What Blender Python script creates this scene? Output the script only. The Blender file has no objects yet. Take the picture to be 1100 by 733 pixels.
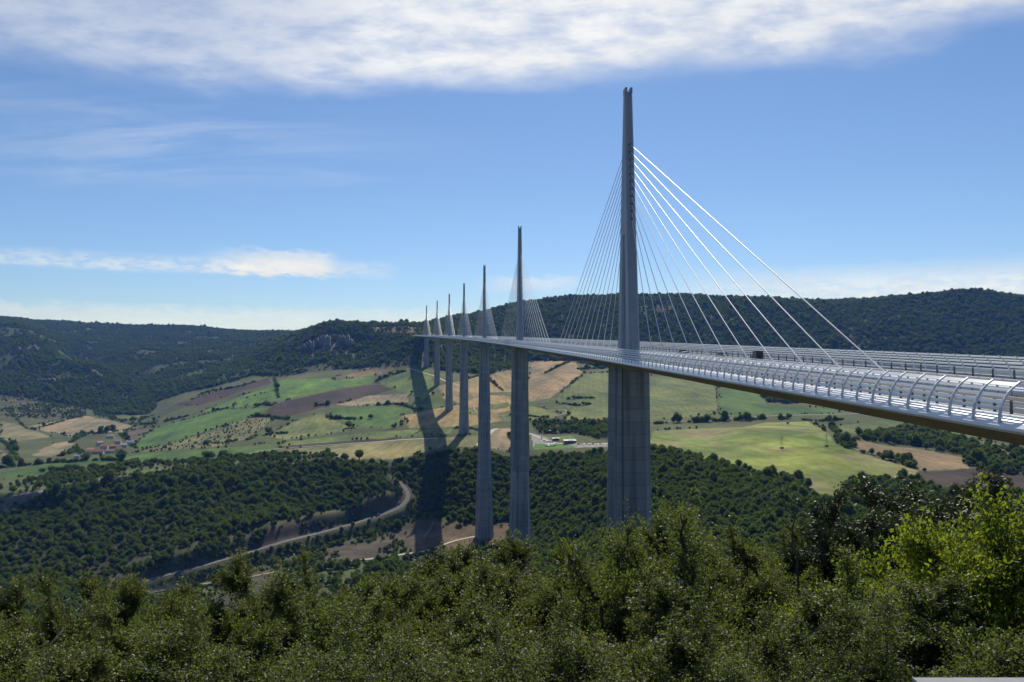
import bpy, math, random
import numpy as np
from mathutils import Vector, Matrix
random.seed(7)
RNG = np.random.default_rng(7)
SC = bpy.context.scene
COL = SC.collection
R = math.radians

# ------------------------------------------------------------------ camera constants
F, PITCH, CX, CY = 870.0, 0.0182, 550.0, 366.5
CP, SP = math.cos(PITCH), math.sin(PITCH)

def ray(u, v):
    """photo pixel -> (x/y, z/y) direction in the world, camera at the origin looking along +Y"""
    a, b = (u - CX) / F, (CY - v) / F
    y = CP - b * SP
    z = SP + b * CP
    return a / y, z / y

def project(x, y, z):
    d = y * CP + z * SP
    return CX + F * x / d, CY - F * (-y * SP + z * CP) / d

# ------------------------------------------------------------------ numpy noise
def _hash(ix, iy, seed):
    h = (ix.astype(np.int64) * 374761393 + iy.astype(np.int64) * 668265263 + seed * 974711) & 0x7fffffff
    h = ((h ^ (h >> 13)) * 1274126177) & 0x7fffffff
    return ((h ^ (h >> 16)) & 0xffff) / 65535.0

def vnoise(x, y, seed=0):
    ix, iy = np.floor(x), np.floor(y)
    fx, fy = x - ix, y - iy
    fx, fy = fx * fx * (3 - 2 * fx), fy * fy * (3 - 2 * fy)
    a, b = _hash(ix, iy, seed), _hash(ix + 1, iy, seed)
    c, d = _hash(ix, iy + 1, seed), _hash(ix + 1, iy + 1, seed)
    return (a * (1 - fx) + b * fx) * (1 - fy) + (c * (1 - fx) + d * fx) * fy

def fbm(x, y, seed=0, oct=4):
    s, a, t = 0, 1.0, 0
    for k in range(oct):
        s = s + a * (vnoise(x, y, seed + k * 17) - .5); t += a
        x, y, a = x * 2.03 + 11.3, y * 2.03 + 5.7, a * .5
    return s / t * 2

# ------------------------------------------------------------------ mesh helpers
class MB:
    def __init__(self):
        self.v, self.f, self.m = [], [], []
    def add(self, vs, fs, mat=0):
        o = len(self.v)
        self.v += [tuple(p) for p in vs]
        self.f += [tuple(i + o for i in f) for f in fs]
        self.m += [mat] * len(fs)
    def box(self, c, s, M=None, mat=0):
        vs = [Vector((c[0] + s[0] * (i & 1 or -1) / 2 if False else c[0] + s[0] * (.5 if i & 1 else -.5),
                      c[1] + s[1] * (.5 if i & 2 else -.5), c[2] + s[2] * (.5 if i & 4 else -.5))) for i in range(8)]
        if M is not None: vs = [M @ p for p in vs]
        self.add(vs, [(0, 2, 3, 1), (4, 5, 7, 6), (0, 1, 5, 4), (2, 6, 7, 3), (0, 4, 6, 2), (1, 3, 7, 5)], mat)
    def loft(self, rings, cap=True, mat=0, closed=True):
        n = len(rings[0]); vs = [p for r in rings for p in r]; fs = []
        for k in range(len(rings) - 1):
            for i in range(n if closed else n - 1):
                j = (i + 1) % n
                fs.append((k * n + i, k * n + j, (k + 1) * n + j, (k + 1) * n + i))
        if cap and closed:
            fs.append(tuple(range(n - 1, -1, -1))); fs.append(tuple((len(rings) - 1) * n + i for i in range(n)))
        self.add(vs, fs, mat)
    def tube(self, pts, rad, n=6, mat=0, cap=True):
        pts = [Vector(p) for p in pts]
        rads = rad if hasattr(rad, '__len__') else [rad] * len(pts)
        rings = []
        for i, p in enumerate(pts):
            d = (pts[min(i + 1, len(pts) - 1)] - pts[max(i - 1, 0)]).normalized()
            up = Vector((0, 0, 1)) if abs(d.z) < .9 else Vector((1, 0, 0))
            a = d.cross(up).normalized(); b = d.cross(a)
            rings.append([p + (a * math.cos(2 * math.pi * k / n) + b * math.sin(2 * math.pi * k / n)) * rads[i] for k in range(n)])
        self.loft(rings, cap, mat)
    def build(self, name, mats, parent=None, smooth=False):
        me = bpy.data.meshes.new(name)
        me.from_pydata(self.v, [], self.f)
        return link(name, me, mats, parent, self.m, smooth)

def link(name, me, mats, parent=None, mi=None, smooth=False):
    if not isinstance(mats, (list, tuple)): mats = [mats]
    for m in mats: me.materials.append(m)
    if mi is not None and len(mats) > 1: me.polygons.foreach_set('material_index', np.array(mi, np.int32))
    if smooth: me.polygons.foreach_set('use_smooth', np.ones(len(me.polygons), bool))
    me.update()
    o = bpy.data.objects.new(name, me); COL.objects.link(o)
    if parent is not None: o.parent = parent
    return o

def np_mesh(name, verts, faces):
    """verts (n,3), faces (m,k) numpy -> mesh, fast"""
    me = bpy.data.meshes.new(name)
    verts = np.ascontiguousarray(verts, np.float32); faces = np.ascontiguousarray(faces, np.int32)
    m, k = faces.shape
    me.vertices.add(len(verts)); me.vertices.foreach_set('co', verts.ravel())
    me.loops.add(m * k); me.loops.foreach_set('vertex_index', faces.ravel())
    me.polygons.add(m); me.polygons.foreach_set('loop_start', np.arange(0, m * k, k, dtype=np.int32))
    me.polygons.foreach_set('loop_total', np.full(m, k, np.int32))
    me.update(calc_edges=True)
    return me

def tag(o, label=None, cat=None, group=None, kind=None):
    if label: o['label'] = label
    if cat: o['category'] = cat
    if group: o['group'] = group
    if kind: o['kind'] = kind
    return o

def empty(name, loc=(0, 0, 0), rz=0):
    o = bpy.data.objects.new(name, None); COL.objects.link(o)
    o.location = loc; o.rotation_euler = (0, 0, rz); o.empty_display_size = .5
    return o

def copy_tree(o, parent=None):
    c = o.copy(); COL.objects.link(c); c.parent = parent
    for ch in list(o.children): copy_tree(ch, c)
    return c

# ------------------------------------------------------------------ materials
class NT:
    def __init__(self, tree): self.t = tree; self.n = tree.nodes; self.l = tree.links
    def new(self, typ, **kw):
        n = self.n.new(typ)
        for k, v in kw.items(): setattr(n, k, v)
        return n
    def put(self, sock, v):
        if hasattr(v, 'is_output') or isinstance(v, bpy.types.NodeSocket): self.l.new(v, sock)
        else:
            if isinstance(v, (tuple, list)) and len(v) == 3 and sock.type == 'RGBA': v = (*v, 1)
            sock.default_value = v
    def math(self, op, a, b=None, c=None, clamp=False):
        n = self.new('ShaderNodeMath', operation=op, use_clamp=clamp)
        self.put(n.inputs[0], a)
        if b is not None: self.put(n.inputs[1], b)
        if c is not None: self.put(n.inputs[2], c)
        return n.outputs[0]
    def step(self, x, a, b):
        n = self.new('ShaderNodeMapRange', interpolation_type='SMOOTHSTEP')
        for i, v in enumerate((x, a, b, 0.0, 1.0)): self.put(n.inputs[i], v)
        return n.outputs[0]
    def mix(self, f, a, b, blend='MIX'):
        n = self.new('ShaderNodeMix', data_type='RGBA', blend_type=blend)
        self.put(n.inputs[0], f); self.put(n.inputs[6], a); self.put(n.inputs[7], b)
        return n.outputs[2]
    def noise(self, vec, scale, detail=4, rough=.55, dist=0.0):
        n = self.new('ShaderNodeTexNoise')
        self.put(n.inputs['Scale'], scale); self.put(n.inputs['Detail'], detail)
        self.put(n.inputs['Roughness'], rough); self.put(n.inputs['Distortion'], dist)
        if vec is not None: self.l.new(vec, n.inputs['Vector'])
        return n.outputs[0]
    def mapping(self, vec, scale=(1, 1, 1), rot=(0, 0, 0), loc=(0, 0, 0)):
        n = self.new('ShaderNodeMapping'); self.l.new(vec, n.inputs[0])
        n.inputs['Scale'].default_value = scale; n.inputs['Rotation'].default_value = rot; n.inputs['Location'].default_value = loc
        return n.outputs[0]

def material(name, col=(.5, .5, .5), rough=.7, metal=0, spec=.5):
    m = bpy.data.materials.new(name); m.use_nodes = True
    t = NT(m.node_tree); b = t.n['Principled BSDF']
    b.inputs['Base Color'].default_value = (*col, 1); b.inputs['Roughness'].default_value = rough
    b.inputs['Metallic'].default_value = metal; b.inputs['Specular IOR Level'].default_value = spec
    return m, t, b

def worn(name, col, col2, rough=.7, scale=1.0, metal=0, spec=.5, bump=0, stretch=(1, 1, 1)):
    m, t, b = material(name, col, rough, metal, spec)
    co = t.new('ShaderNodeTexCoord').outputs['Object']
    n = t.noise(t.mapping(co, stretch), scale, 5, .6)
    f = t.step(n, .35, .68)
    t.put(b.inputs['Base Color'], t.mix(f, col, col2))
    if bump:
        bn = t.new('ShaderNodeBump'); bn.inputs['Strength'].default_value = bump; t.put(bn.inputs['Height'], n); t.put(b.inputs['Normal'], bn.outputs[0])
    return m

def leaf_material(name, c1, c2, c3, trans, tcol, rough=.42, per='island', spec=.5):
    m, t, b = material(name, c1, rough, 0, spec)
    if per == 'island': rnd = t.new('ShaderNodeNewGeometry').outputs['Random Per Island']
    else: rnd = t.new('ShaderNodeObjectInfo').outputs['Random']
    cr = t.new('ShaderNodeValToRGB'); e = cr.color_ramp.elements
    e[0].position = 0; e[0].color = (*c1, 1); e[1].position = 1; e[1].color = (*c3, 1)
    k = e.new(.5); k.color = (*c2, 1)
    t.put(cr.inputs[0], rnd)
    colr = cr.outputs[0]
    if per != 'island':
        co = t.new('ShaderNodeTexCoord').outputs['Object']
        n = t.noise(co, 1.3, 3)
        colr = t.mix(t.step(n, .3, .7), colr, t.mix(.55, colr, c3))
        pos = t.new('ShaderNodeNewGeometry').outputs['Position']
        stand = t.noise(t.mapping(pos, (1, 1, .3)), .009, 5, .6)     # stands of different species
        colr = t.mix(t.step(stand, .40, .66), t.mix(1.0, colr, (.72, .80, .95), 'MULTIPLY'), t.mix(1.0, colr, (1.28, 1.16, .95), 'MULTIPLY'))
    t.put(b.inputs['Base Color'], colr)
    if per == 'island':
        oi = t.new('ShaderNodeObjectInfo').outputs['Random']
        colr = t.mix(1.0, colr, t.mix(oi, (.72, .78, .85), (1.4, 1.28, 1.0)), 'MULTIPLY'); t.put(b.inputs['Base Color'], colr)
    tr = t.new('ShaderNodeBsdfTranslucent'); t.put(tr.inputs[0], t.mix(rnd, tcol, tuple(x * .6 for x in tcol)))
    mx = t.new('ShaderNodeMixShader'); mx.inputs[0].default_value = trans
    t.l.new(b.outputs[0], mx.inputs[1]); t.l.new(tr.outputs[0], mx.inputs[2])
    t.l.new(mx.outputs[0], t.n['Material Output'].inputs[0])
    return m

# ------------------------------------------------------------------ terrain profile: per photo column, (distance, photo row) of the ground
COLS = {
 -500: [(750,628),(850,575),(930,545),(960,528),(1050,518),(1300,500),(1500,487),(1900,465),(2300,445),(2700,425),(3200,392),(3700,352),(4400,348),(5200,340),(6200,346)],
 0:   [(750,640),(850,588),(940,555),(955,530),(1050,518),(1150,509),(1300,499),(1500,487),(1900,465),(2300,445),(2600,431),(3000,394),(3400,364),(3700,352),(4000,350),(5200,342.5),(6200,350)],
 50:  [(740,640),(850,588),(950,549),(962,526),(1050,517),(1150,507),(1300,497),(1500,487),(1900,466),(2300,447),(2600,432),(3000,400),(3300,373),(3600,367),(4500,357),(5200,345.5),(6200,352)],
 100: [(740,640),(850,588),(950,540),(990,519),(1060,513),(1150,504),(1300,494),(1500,486),(1900,465),(2300,448),(2500,439),(2800,414),(3000,401),(3300,402),(3800,385),(4500,362),(5200,349),(6200,356)],
 150: [(750,636),(850,590),(950,545),(1000,516),(1060,509),(1150,501),(1300,491),(1500,482),(2000,461),(2300,449),(2500,440),(2700,427),(3000,414),(3300,403),(3600,388),(3800,381),(4200,381),(4700,365),(5200,351),(6200,356)],
 200: [(750,632),(850,590),(950,545),(1020,512),(1080,503),(1200,495),(1350,485),(1500,476),(2000,449),(2400,430),(2800,416),(3100,404),(3500,389),(3800,383),(4200,379),(4700,365),(5200,351.5),(6200,356)],
 250: [(760,620),(850,592),(950,550),(1040,506),(1090,498),(1200,491),(1350,482),(1500,472),(2000,440),(2400,420),(2700,409),(3000,401),(3400,391),(3800,379),(4600,365),(5200,356.5),(6200,358)],
 300: [(780,612),(850,592),(950,560),(1060,502),(1100,494),(1200,487),(1350,478),(1500,467),(2000,430),(2300,414),(2500,407),(2700,397),(2950,384),(3150,375),(3400,372),(3900,369),(5000,357.5),(6200,358)],
 350: [(820,602),(900,580),(970,558),(1060,505),(1110,493),(1200,486),(1350,476),(1500,464),(2000,425),(2300,408),(2450,400),(2600,389),(2800,372),(2900,359),(3050,355),(3800,357),(5000,357),(6200,358)],
 400: [(840,602),(900,582),(980,556),(1060,520),(1120,497),(1200,488),(1350,475),(1500,461),(1900,430),(2200,412),(2400,399),(2600,384),(2750,369),(2860,355),(3000,352.5),(3800,356),(5000,356),(6200,358)],
 450: [(840,605),(900,590),(960,570),(1010,546),(1060,524),(1140,494),(1280,472),(1500,455),(1615,445),(1950,417),(2290,395),(2400,380),(2490,364),(2700,356),(2900,353),(3400,354),(5000,356),(6200,358)],
 500: [(850,598),(943,578),(985,563),(1020,548),(1060,522),(1150,487),(1280,466),(1450,454),(1615,440),(1950,412),(2290,397),(2500,388),(2800,366),(3050,347),(3250,341),(3600,343),(5000,352),(6200,356)],
 550: [(850,598),(943,578),(1000,560),(1060,532),(1130,496),(1280,471),(1500,454),(1800,430),(2100,410),(2350,399),(2500,393),(2800,365),(3000,342),(3200,326.5),(3500,328),(5000,345),(6200,352)],
 600: [(850,594),(950,558),(1050,518),(1130,491),(1250,478),(1350,468),(1500,455),(1800,425),(2100,404),(2300,396),(2500,387),(2700,368),(3000,336),(3200,321),(3500,323),(5000,340),(6200,350)],
 700: [(650,590),(800,545),(900,512),(980,489),(1050,481),(1150,472),(1300,458),(1400,452),(1700,429),(2000,410),(2300,398),(2450,392),(2700,366),(3000,331),(3200,318),(3500,320),(5000,335),(6200,350)],
 760: [(620,595),(720,560),(820,525),(890,503),(960,491),(1050,480),(1150,469),(1290,457),(1390,450),(1700,428),(2000,409),(2300,398),(2500,390),(2750,363),(3050,330),(3200,320),(3500,322),(5000,335),(6200,350)],
 800: [(600,600),(700,560),(800,525),(860,505),(950,489),(1050,474),(1180,460),(1280,456),(1380,450),(1700,428),(2100,408),(2400,397),(2550,388),(2800,360),(3050,331),(3200,321.5),(3500,324),(5000,335),(6200,350)],
 900: [(550,620),(620,578),(700,548),(760,525),(850,500),(950,480),(1050,466),(1130,460),(1300,457),(1400,450),(1800,430),(2200,410),(2450,398),(2600,388),(2850,357),(3050,335),(3150,327),(3400,325),(3700,328),(5000,335),(6200,350)],
 975: [(550,610),(640,565),(720,535),(800,514),(900,497),(1000,484),(1100,475),(1250,464),(1400,455),(1800,430),(2200,410),(2450,398),(2600,388),(2900,345),(3150,319),(3400,322),(3700,326),(5000,335),(6200,350)],
 1050:[(550,600),(650,560),(730,533),(810,514),(910,497),(1010,484),(1100,476),(1250,465),(1400,455),(1800,430),(2200,410),(2450,398),(2600,388),(2900,345),(3150,313),(3400,315),(5000,335),(6200,350)],
 1100:[(550,590),(650,558),(750,530),(850,511),(950,496),(1050,484),(1150,476),(1300,465),(1400,455),(1800,430),(2200,410),(2450,398),(2600,388),(2900,350),(3150,320),(3400,320),(5000,335),(6200,350)],
 1500:[(550,590),(650,558),(750,530),(850,511),(950,496),(1050,484),(1150,476),(1300,465),(1400,455),(1800,430),(2200,410),(2600,388),(2900,352),(3150,325),(3400,325),(5000,335),(6200,350)],
}
def z_near(y):
    return np.interp(y, [-40, 2.2, 2.6, 8, 15, 22, 30, 60, 100, 180, 267, 400, 605], [-1.72, -1.72, -3.2, -6.8, -9.6, -11.6, -14, -24, -40, -68, -93, -150, -236])

TN = np.concatenate([np.linspace(-1.6, -.72, 60, endpoint=False), np.linspace(-.72, .72, 920, endpoint=False), np.linspace(.72, 1.6, 60)])
YN = np.concatenate([np.arange(20, 600, 5.0), np.arange(600, 2700, 4.5), np.arange(2700, 5400, 11.0), np.linspace(5400, 6200, 20)])
def build_heights():
    us = sorted(COLS); ts, zs = [], []
    for u in us:
        ys, zz = [], []
        for (y, v) in COLS[u]:
            t, s = ray(u, v); ys.append(y); zz.append(s * y)
        ny = [y for y in (20, 30, 60, 100, 180, 267, 340) if y < ys[0] - 150]
        if ys[0] > 700: ny += [480]
        ys2 = ny + ys
        zz2 = [z_near(y) if y != 480 else -190.0 for y in ny] + zz
        z = np.interp(YN, ys2, zz2)
        # smooth along distance (window grows with distance)
        yy = np.arange(20, 6200, 4.0); zf = np.interp(yy, YN, z)
        k = np.hanning(7); k /= k.sum()
        zf = np.convolve(np.pad(zf, 3, 'edge'), k, 'valid')
        z = np.interp(YN, yy, zf)
        ts.append(ray(u, 400)[0]); zs.append(z)
    ts = np.array(ts); zs = np.array(zs)           # (cols, ny)
    out = np.empty((len(YN), len(TN)))
    # pchip across the columns
    h = np.diff(ts)[:, None]; dl = np.diff(zs, axis=0) / h
    m = np.zeros_like(zs)
    w1, w2 = 2 * h[1:] + h[:-1], h[1:] + 2 * h[:-1]
    same = dl[:-1] * dl[1:] > 0
    with np.errstate(divide='ignore', invalid='ignore'):
        mm = (w1 + w2) / (w1 / dl[:-1] + w2 / dl[1:])
    m[1:-1] = np.where(same, mm, 0)
    idx = np.clip(np.searchsorted(ts, TN) - 1, 0, len(ts) - 2)
    tc = np.clip(TN, ts[0], ts[-1])
    for j, (t, i) in enumerate(zip(tc, idx)):
        hh = ts[i + 1] - ts[i]; s = (t - ts[i]) / hh
        out[:, j] = ((2*s**3 - 3*s**2 + 1) * zs[i] + (s**3 - 2*s**2 + s) * hh * m[i] + (-2*s**3 + 3*s**2) * zs[i+1] + (s**3 - s**2) * hh * m[i+1])
    X = YN[:, None] * TN[None, :]; Y = np.broadcast_to(YN[:, None], X.shape)
    amp = np.interp(YN, [0, 60, 600, 1000, 2300, 2700, 3200, 6200], [0, .3, 2.0, 1.2, 1.5, 9, 11, 12])[:, None]
    out += amp * fbm(X / 260, Y / 260, 3, 5)
    gul = np.interp(YN, [0, 2500, 2750, 6200], [0, 0, 1, 1])[:, None]
    gleft = np.interp(YN, [0, 2650, 3000, 4500, 5100, 6200], [0, 0, 1, 1, .15, .1])[:, None] * np.interp(TN, [-.9, -.05, .0, .1, .9], [78, 68, 24, 0, 0])[None]
    out += gleft * (.32 - np.abs(fbm((X + .35 * Y) / 620, Y / 900, 21, 4)) * 1.1)
    out += gul * 12 * (np.abs(fbm(X / 330, Y / 700, 21, 3)) - .25)
    return X, Y, out
GX, GY, GZ = build_heights()

def grid_pos(x, y):
    t = x / y
    j = np.interp(t, TN, np.arange(len(TN))); i = np.interp(y, YN, np.arange(len(YN)))
    return i, j
def zt(x, y):
    x = np.asarray(x, float); y = np.asarray(y, float)
    i, j = grid_pos(x, y)
    i0 = np.clip(i.astype(int), 0, len(YN) - 2); j0 = np.clip(j.astype(int), 0, len(TN) - 2)
    fi, fj = i - i0, j - j0
    return ((GZ[i0, j0] * (1 - fj) + GZ[i0, j0 + 1] * fj) * (1 - fi) + (GZ[i0 + 1, j0] * (1 - fj) + GZ[i0 + 1, j0 + 1] * fj) * fi)
def hit(u, v, ymin=520):
    """first point of the ground beyond ymin along the ray of a photo pixel"""
    t, s = ray(u, v)
    j = np.interp(t, TN, np.arange(len(TN))); j0 = int(min(max(j, 0), len(TN) - 2)); fj = j - j0
    z = GZ[:, j0] * (1 - fj) + GZ[:, j0 + 1] * fj
    d = z - s * YN
    ok = np.nonzero((d >= 0) & (YN >= ymin))[0]
    if len(ok) == 0:
        i = int(np.argmax(np.where(YN >= ymin, z / YN, -9)))
        y = YN[i]
    else:
        i = ok[0]
        if i > 0 and YN[i - 1] >= ymin and d[i] != d[i - 1]:
            f = -d[i - 1] / (d[i] - d[i - 1]); y = YN[i - 1] + f * (YN[i] - YN[i - 1])
        else: y = YN[i]
    return np.array([t * y, y])
def ground(u, v, ymin=520):
    x, y = hit(u, v, ymin)
    return Vector((x, y, float(zt(x, y))))
def line_world(px, step=5, ymin=520, smooth=0):
    out = []
    for a, b in zip(px[:-1], px[1:]):
        n = max(1, int(math.hypot(b[0] - a[0], b[1] - a[1]) / step))
        for k in range(n):
            f = k / n; out.append(hit(a[0] + (b[0] - a[0]) * f, a[1] + (b[1] - a[1]) * f, ymin))
    out.append(hit(*px[-1], ymin))
    return np.array(out)
def inside(poly, x, y):
    r = np.zeros(x.shape, bool); n = len(poly)
    for i in range(n):
        x0, y0 = poly[i]; x1, y1 = poly[(i + 1) % n]
        if y0 == y1: continue
        c = (y0 > y) != (y1 > y)
        r ^= c & (x < (x1 - x0) * (y - y0) / (y1 - y0) + x0)
    return r
def poly_mask(px, ymin=520):
    w = line_world(list(px) + [px[0]], 6, ymin)
    wob = 2.5
    m = np.zeros(GX.shape, bool)
    y0, y1 = w[:, 1].min(), w[:, 1].max()
    i0, i1 = np.searchsorted(YN, y0), np.searchsorted(YN, y1, 'right')
    xs, ys = GX[i0:i1], GY[i0:i1]
    m[i0:i1] = inside(w, xs + wob * fbm(xs / 25, ys / 25, 5, 2), ys + wob * 2 * fbm(xs / 25, ys / 25, 9, 2))
    return m
ROADC = [(425,515),(434,522),(440,529),(439,538),(431,545),(419,550),(386,561),(354,570),(306,582),(270,593),(223,607),(179,618),(150,626),(110,640)]
ROADW = line_world(ROADC, 4)
for _ in range(4): ROADW[1:-1] = (ROADW[:-2] + 2 * ROADW[1:-1] + ROADW[2:]) / 4
RD = np.full(GX.shape, 1e9); RUP = np.zeros(GX.shape, bool)
def road_banks():
    """the road is cut into the gorge slope: a steep bank rises above it and another falls away below"""
    w = ROADW; i0, i1 = np.searchsorted(YN, w[:, 1].min() - 130), np.searchsorted(YN, w[:, 1].max() + 130)
    j0, j1 = np.searchsorted(TN, -.7), np.searchsorted(TN, .02)
    xs, ys = GX[i0:i1, j0:j1], GY[i0:i1, j0:j1]
    best = np.full(xs.shape, 1e9); side = np.zeros(xs.shape)
    for a, b in zip(w[:-1], w[1:]):
        d = b - a; L2 = d @ d + 1e-9
        f = np.clip(((xs - a[0]) * d[0] + (ys - a[1]) * d[1]) / L2, 0, 1)
        px, py = xs - a[0] - f * d[0], ys - a[1] - f * d[1]; q = px * px + py * py
        m = q < best; best[m] = q[m]; side[m] = (d[0] * py - d[1] * px)[m]
    dist = np.sqrt(best); ss = lambda x, a, b: (lambda t: t * t * (3 - 2 * t))(np.clip((x - a) / (b - a), 0, 1))
    up = side < 0                     # the road runs from right to left, uphill lies on its right
    hb = 12.5 + 5 * fbm(xs / 45, ys / 45, 13, 3)
    dz = np.where(up, hb * ss(dist, 5, 15) * (1 - ss(dist, 35, 130)), -10 * ss(dist, 5, 14) * (1 - ss(dist, 25, 80)))
    endf = ss(xs, w[:, 0].min() - 40, w[:, 0].min() + 60)
    GZ[i0:i1, j0:j1] += dz * endf
    RD[i0:i1, j0:j1] = dist; RUP[i0:i1, j0:j1] = up
road_banks()
PU, PV = project(GX, GY, GZ)
def bearing_mask(px, ylo, yhi):
    """land between two distances seen within a bearing/elevation outline (hills)"""
    m = np.zeros(GX.shape, bool)
    i0, i1 = np.searchsorted(YN, ylo), np.searchsorted(YN, yhi)
    m[i0:i1] = inside(px, PU[i0:i1], PV[i0:i1])
    return m

# ------------------------------------------------------------------ land cover
LC = np.empty(GX.shape + (3,)); LC[:] = (.088, .102, .038)
DENS = np.where(GY < 1010, .016, 0.0); TSIZE = np.full(GX.shape, 3.2)
FID = np.zeros(GX.shape, np.int8)
ZONE = np.where(GY < 1010, 3, 0).astype(np.int8)
n1 = fbm(GX / 90, GY / 90, 31, 4)[..., None]
LC *= 1 + .5 * n1
FIELDS = [
 # outline in photo pixels, albedo
 ([(30,458),(60,452),(93,447),(145,457),(131,464),(76,470),(35,461)], (.27,.225,.155)),
 ([(0,452),(25,458),(55,470),(8,475),(0,472)], (.19,.185,.11)),
 ([(33,490),(55,477),(76,474),(83,479),(55,491)], (.30,.25,.165)),
 ([(0,483),(14,493),(0,497)], (.26,.21,.15)),
 ([(134,464),(162,458),(164,462),(147,469),(131,470)], (.17,.135,.10)),
 ([(164,461),(240,440),(289,438),(262,450),(218,466),(147,484),(140,480)], (.085,.155,.045)),
 ([(191,474),(262,450),(295,447),(273,469),(234,480),(150,485)], (.19,.19,.095)),
 ([(40,500),(142,487),(245,481),(300,476),(297,488),(232,495),(109,500),(0,516),(0,508)], (.075,.125,.036)),
 ([(185,436),(245,417),(289,406),(292,412),(245,425),(213,436)], (.125,.088,.075)),
 ([(210,444),(273,420),(295,413),(297,424),(245,439)], (.10,.175,.045)),
 ([(299,409),(403,403),(400,412),(332,424),(250,439),(250,432),(294,420)], (.125,.21,.05)),
 ([(280,447),(294,434),(370,417),(414,412),(427,417),(395,427),(354,435),(332,442),(305,449)], (.12,.083,.072)),
 ([(354,406),(397,397),(427,394),(414,402),(359,409)], (.21,.165,.10)),
 ([(359,435),(397,425),(438,423),(438,432),(381,437)], (.29,.245,.165)),
 ([(403,412),(416,402),(438,396),(458,396),(470,418),(452,432),(438,423)], (.125,.165,.06)),
 ([(345,440),(403,436),(441,438),(448,443),(433,447),(430,458),(414,461),(373,458),(365,450)], (.085,.145,.045)),
 ([(440,438),(470,426),(480,438),(474,440),(446,446)], (.10,.155,.05)),
 ([(315,453),(345,442),(367,455),(381,461),(359,466),(305,473),(285,469)], (.18,.19,.085)),
 ([(305,475),(403,464),(485,460),(485,466),(414,473),(296,481)], (.135,.17,.065)),
 ([(294,480),(427,470),(427,474),(305,484)], (.13,.095,.07)),
 ([(262,489),(290,484),(427,473),(476,470),(520,467),(520,482),(482,479),(425,494),(359,496),(310,490)], (.215,.21,.10)),
 ([(430,447),(474,438),(495,434),(520,424),(548,425),(548,450),(523,456),(482,459),(441,461)], (.33,.245,.12)),
 ([(471,415),(512,404),(552,396),(556,421),(523,422),(495,434),(476,428)], (.31,.235,.13)),
 ([(500,440),(545,432),(548,436),(505,446)], (.19,.20,.08)),
 ([(535,444),(570,436),(600,444),(598,450),(570,452),(540,453)], (.19,.20,.08)),
 ([(520,461),(548,460),(560,470),(545,486),(513,479)], (.25,.205,.14)),
 ([(548,428),(566,408),(569,386),(607,386),(618,390),(626,401),(591,428),(570,432)], (.32,.235,.145)),
 ([(626,402),(656,400),(703,404),(741,406),(768,415),(771,445),(714,451),(605,451),(613,442),(591,430)], (.155,.17,.075)),
 ([(772,415),(812,418),(823,434),(900,440),(900,445),(771,446)], (.085,.145,.05)),
 ([(823,418),(900,415),(1000,420),(1000,438),(905,440)], (.15,.16,.085)),
 ([(890,459),(964,449),(1045,464),(1050,470),(936,467),(893,463)], (.115,.14,.065)),
 ([(1000,440),(1100,440),(1100,478),(1050,470)], (.14,.14,.08)),
 ([(700,463),(741,461),(800,459),(822,454),(868,453),(890,466),(898,477),(917,485),(975,502),(991,508),(988,518),(950,516),(923,516),(906,521),(906,546),(895,541),(874,529),(855,514),(800,504),(772,500),(741,489),(696,475)], (.25,.28,.075)),
 ([(917,473),(953,479),(991,483),(1032,491),(1042,504),(988,506),(977,496),(920,485)], (.24,.185,.115)),
 ([(985,508),(1045,503),(1089,507),(1140,512),(1067,535),(991,525)], (.14,.11,.095)),
 ([(1051,473),(1073,477),(1100,496),(1140,502),(1062,483)], (.27,.21,.14)),
]
for k, (px, c) in enumerate(FIELDS):
    m = poly_mask(px); FID[m] = k + 1; DENS[m] = .006 if k == 6 else 0; TSIZE[m] = 1.5; ZONE[m] = 5
    big = fbm(GX[m] / 55, GY[m] / 110, 40 + k, 6); row = fbm(GX[m] / 9 + GY[m] / 30, GY[m] / 160, 80 + k, 3)
    c = np.array(c) * ((.40 if c[0] < .145 else .6) if c[0] < .175 and c[1] < c[0] * .8 else .95) * (np.array((.9, 1, .72)) if c[1] > c[0] else np.array((1, .98, .86)))
    th = RNG.uniform(-.45, .45); per = RNG.uniform(11, 17)
    tram = np.sin(2 * np.pi * (GX[m] * math.cos(th) + GY[m] * math.sin(th) * .6 + 5 * big) / per) * (.025 if k == 32 else .075)
    LC[m] = c * (1 + .62 * big + .22 * row + tram)[:, None] * (1 + np.stack([.22 * big, 0 * big, -.1 * big], -1))
# weedy margins between fields
edge = np.zeros(FID.shape, bool)
for ax, st in ((0, 1), (1, 1), (1, 2)):
    d = np.roll(FID, st, ax) != FID; edge |= d
edge &= (GY > 650) & (GY < 2500); q = fbm(GX / 70, GY / 70, 67, 4)
m = edge & (q > -.25); LC[m] = LC[m] * .35 + np.array((.07, .09, .03)) * .65
EDGE_SHRUB = edge & (q > .08)
# worn tan patches in the big meadow
m = poly_mask([(868,488),(900,486),(935,505),(930,515),(905,523),(880,505)]); w = np.clip(fbm(GX[m] / 50, GY[m] / 90, 61, 4) * 1.6 + .5, 0, 1)[:, None]
LC[m] = LC[m] * (1 - w) + np.array((.25, .20, .12)) * w
m = FID == 33; q = fbm(GX[m] / 38 + .3 * GY[m] / 38, GY[m] / 60, 63, 5)
w = np.clip(q * 2.2 + .1, 0, .8)[:, None]; LC[m] = LC[m] * (1 - w) + np.array((.26, .22, .11)) * w
q = fbm(GX[m] / 70, GY[m] / 45, 64, 5); LC[m] *= (1 + .55 * np.minimum(q, .25))[:, None]

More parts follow.
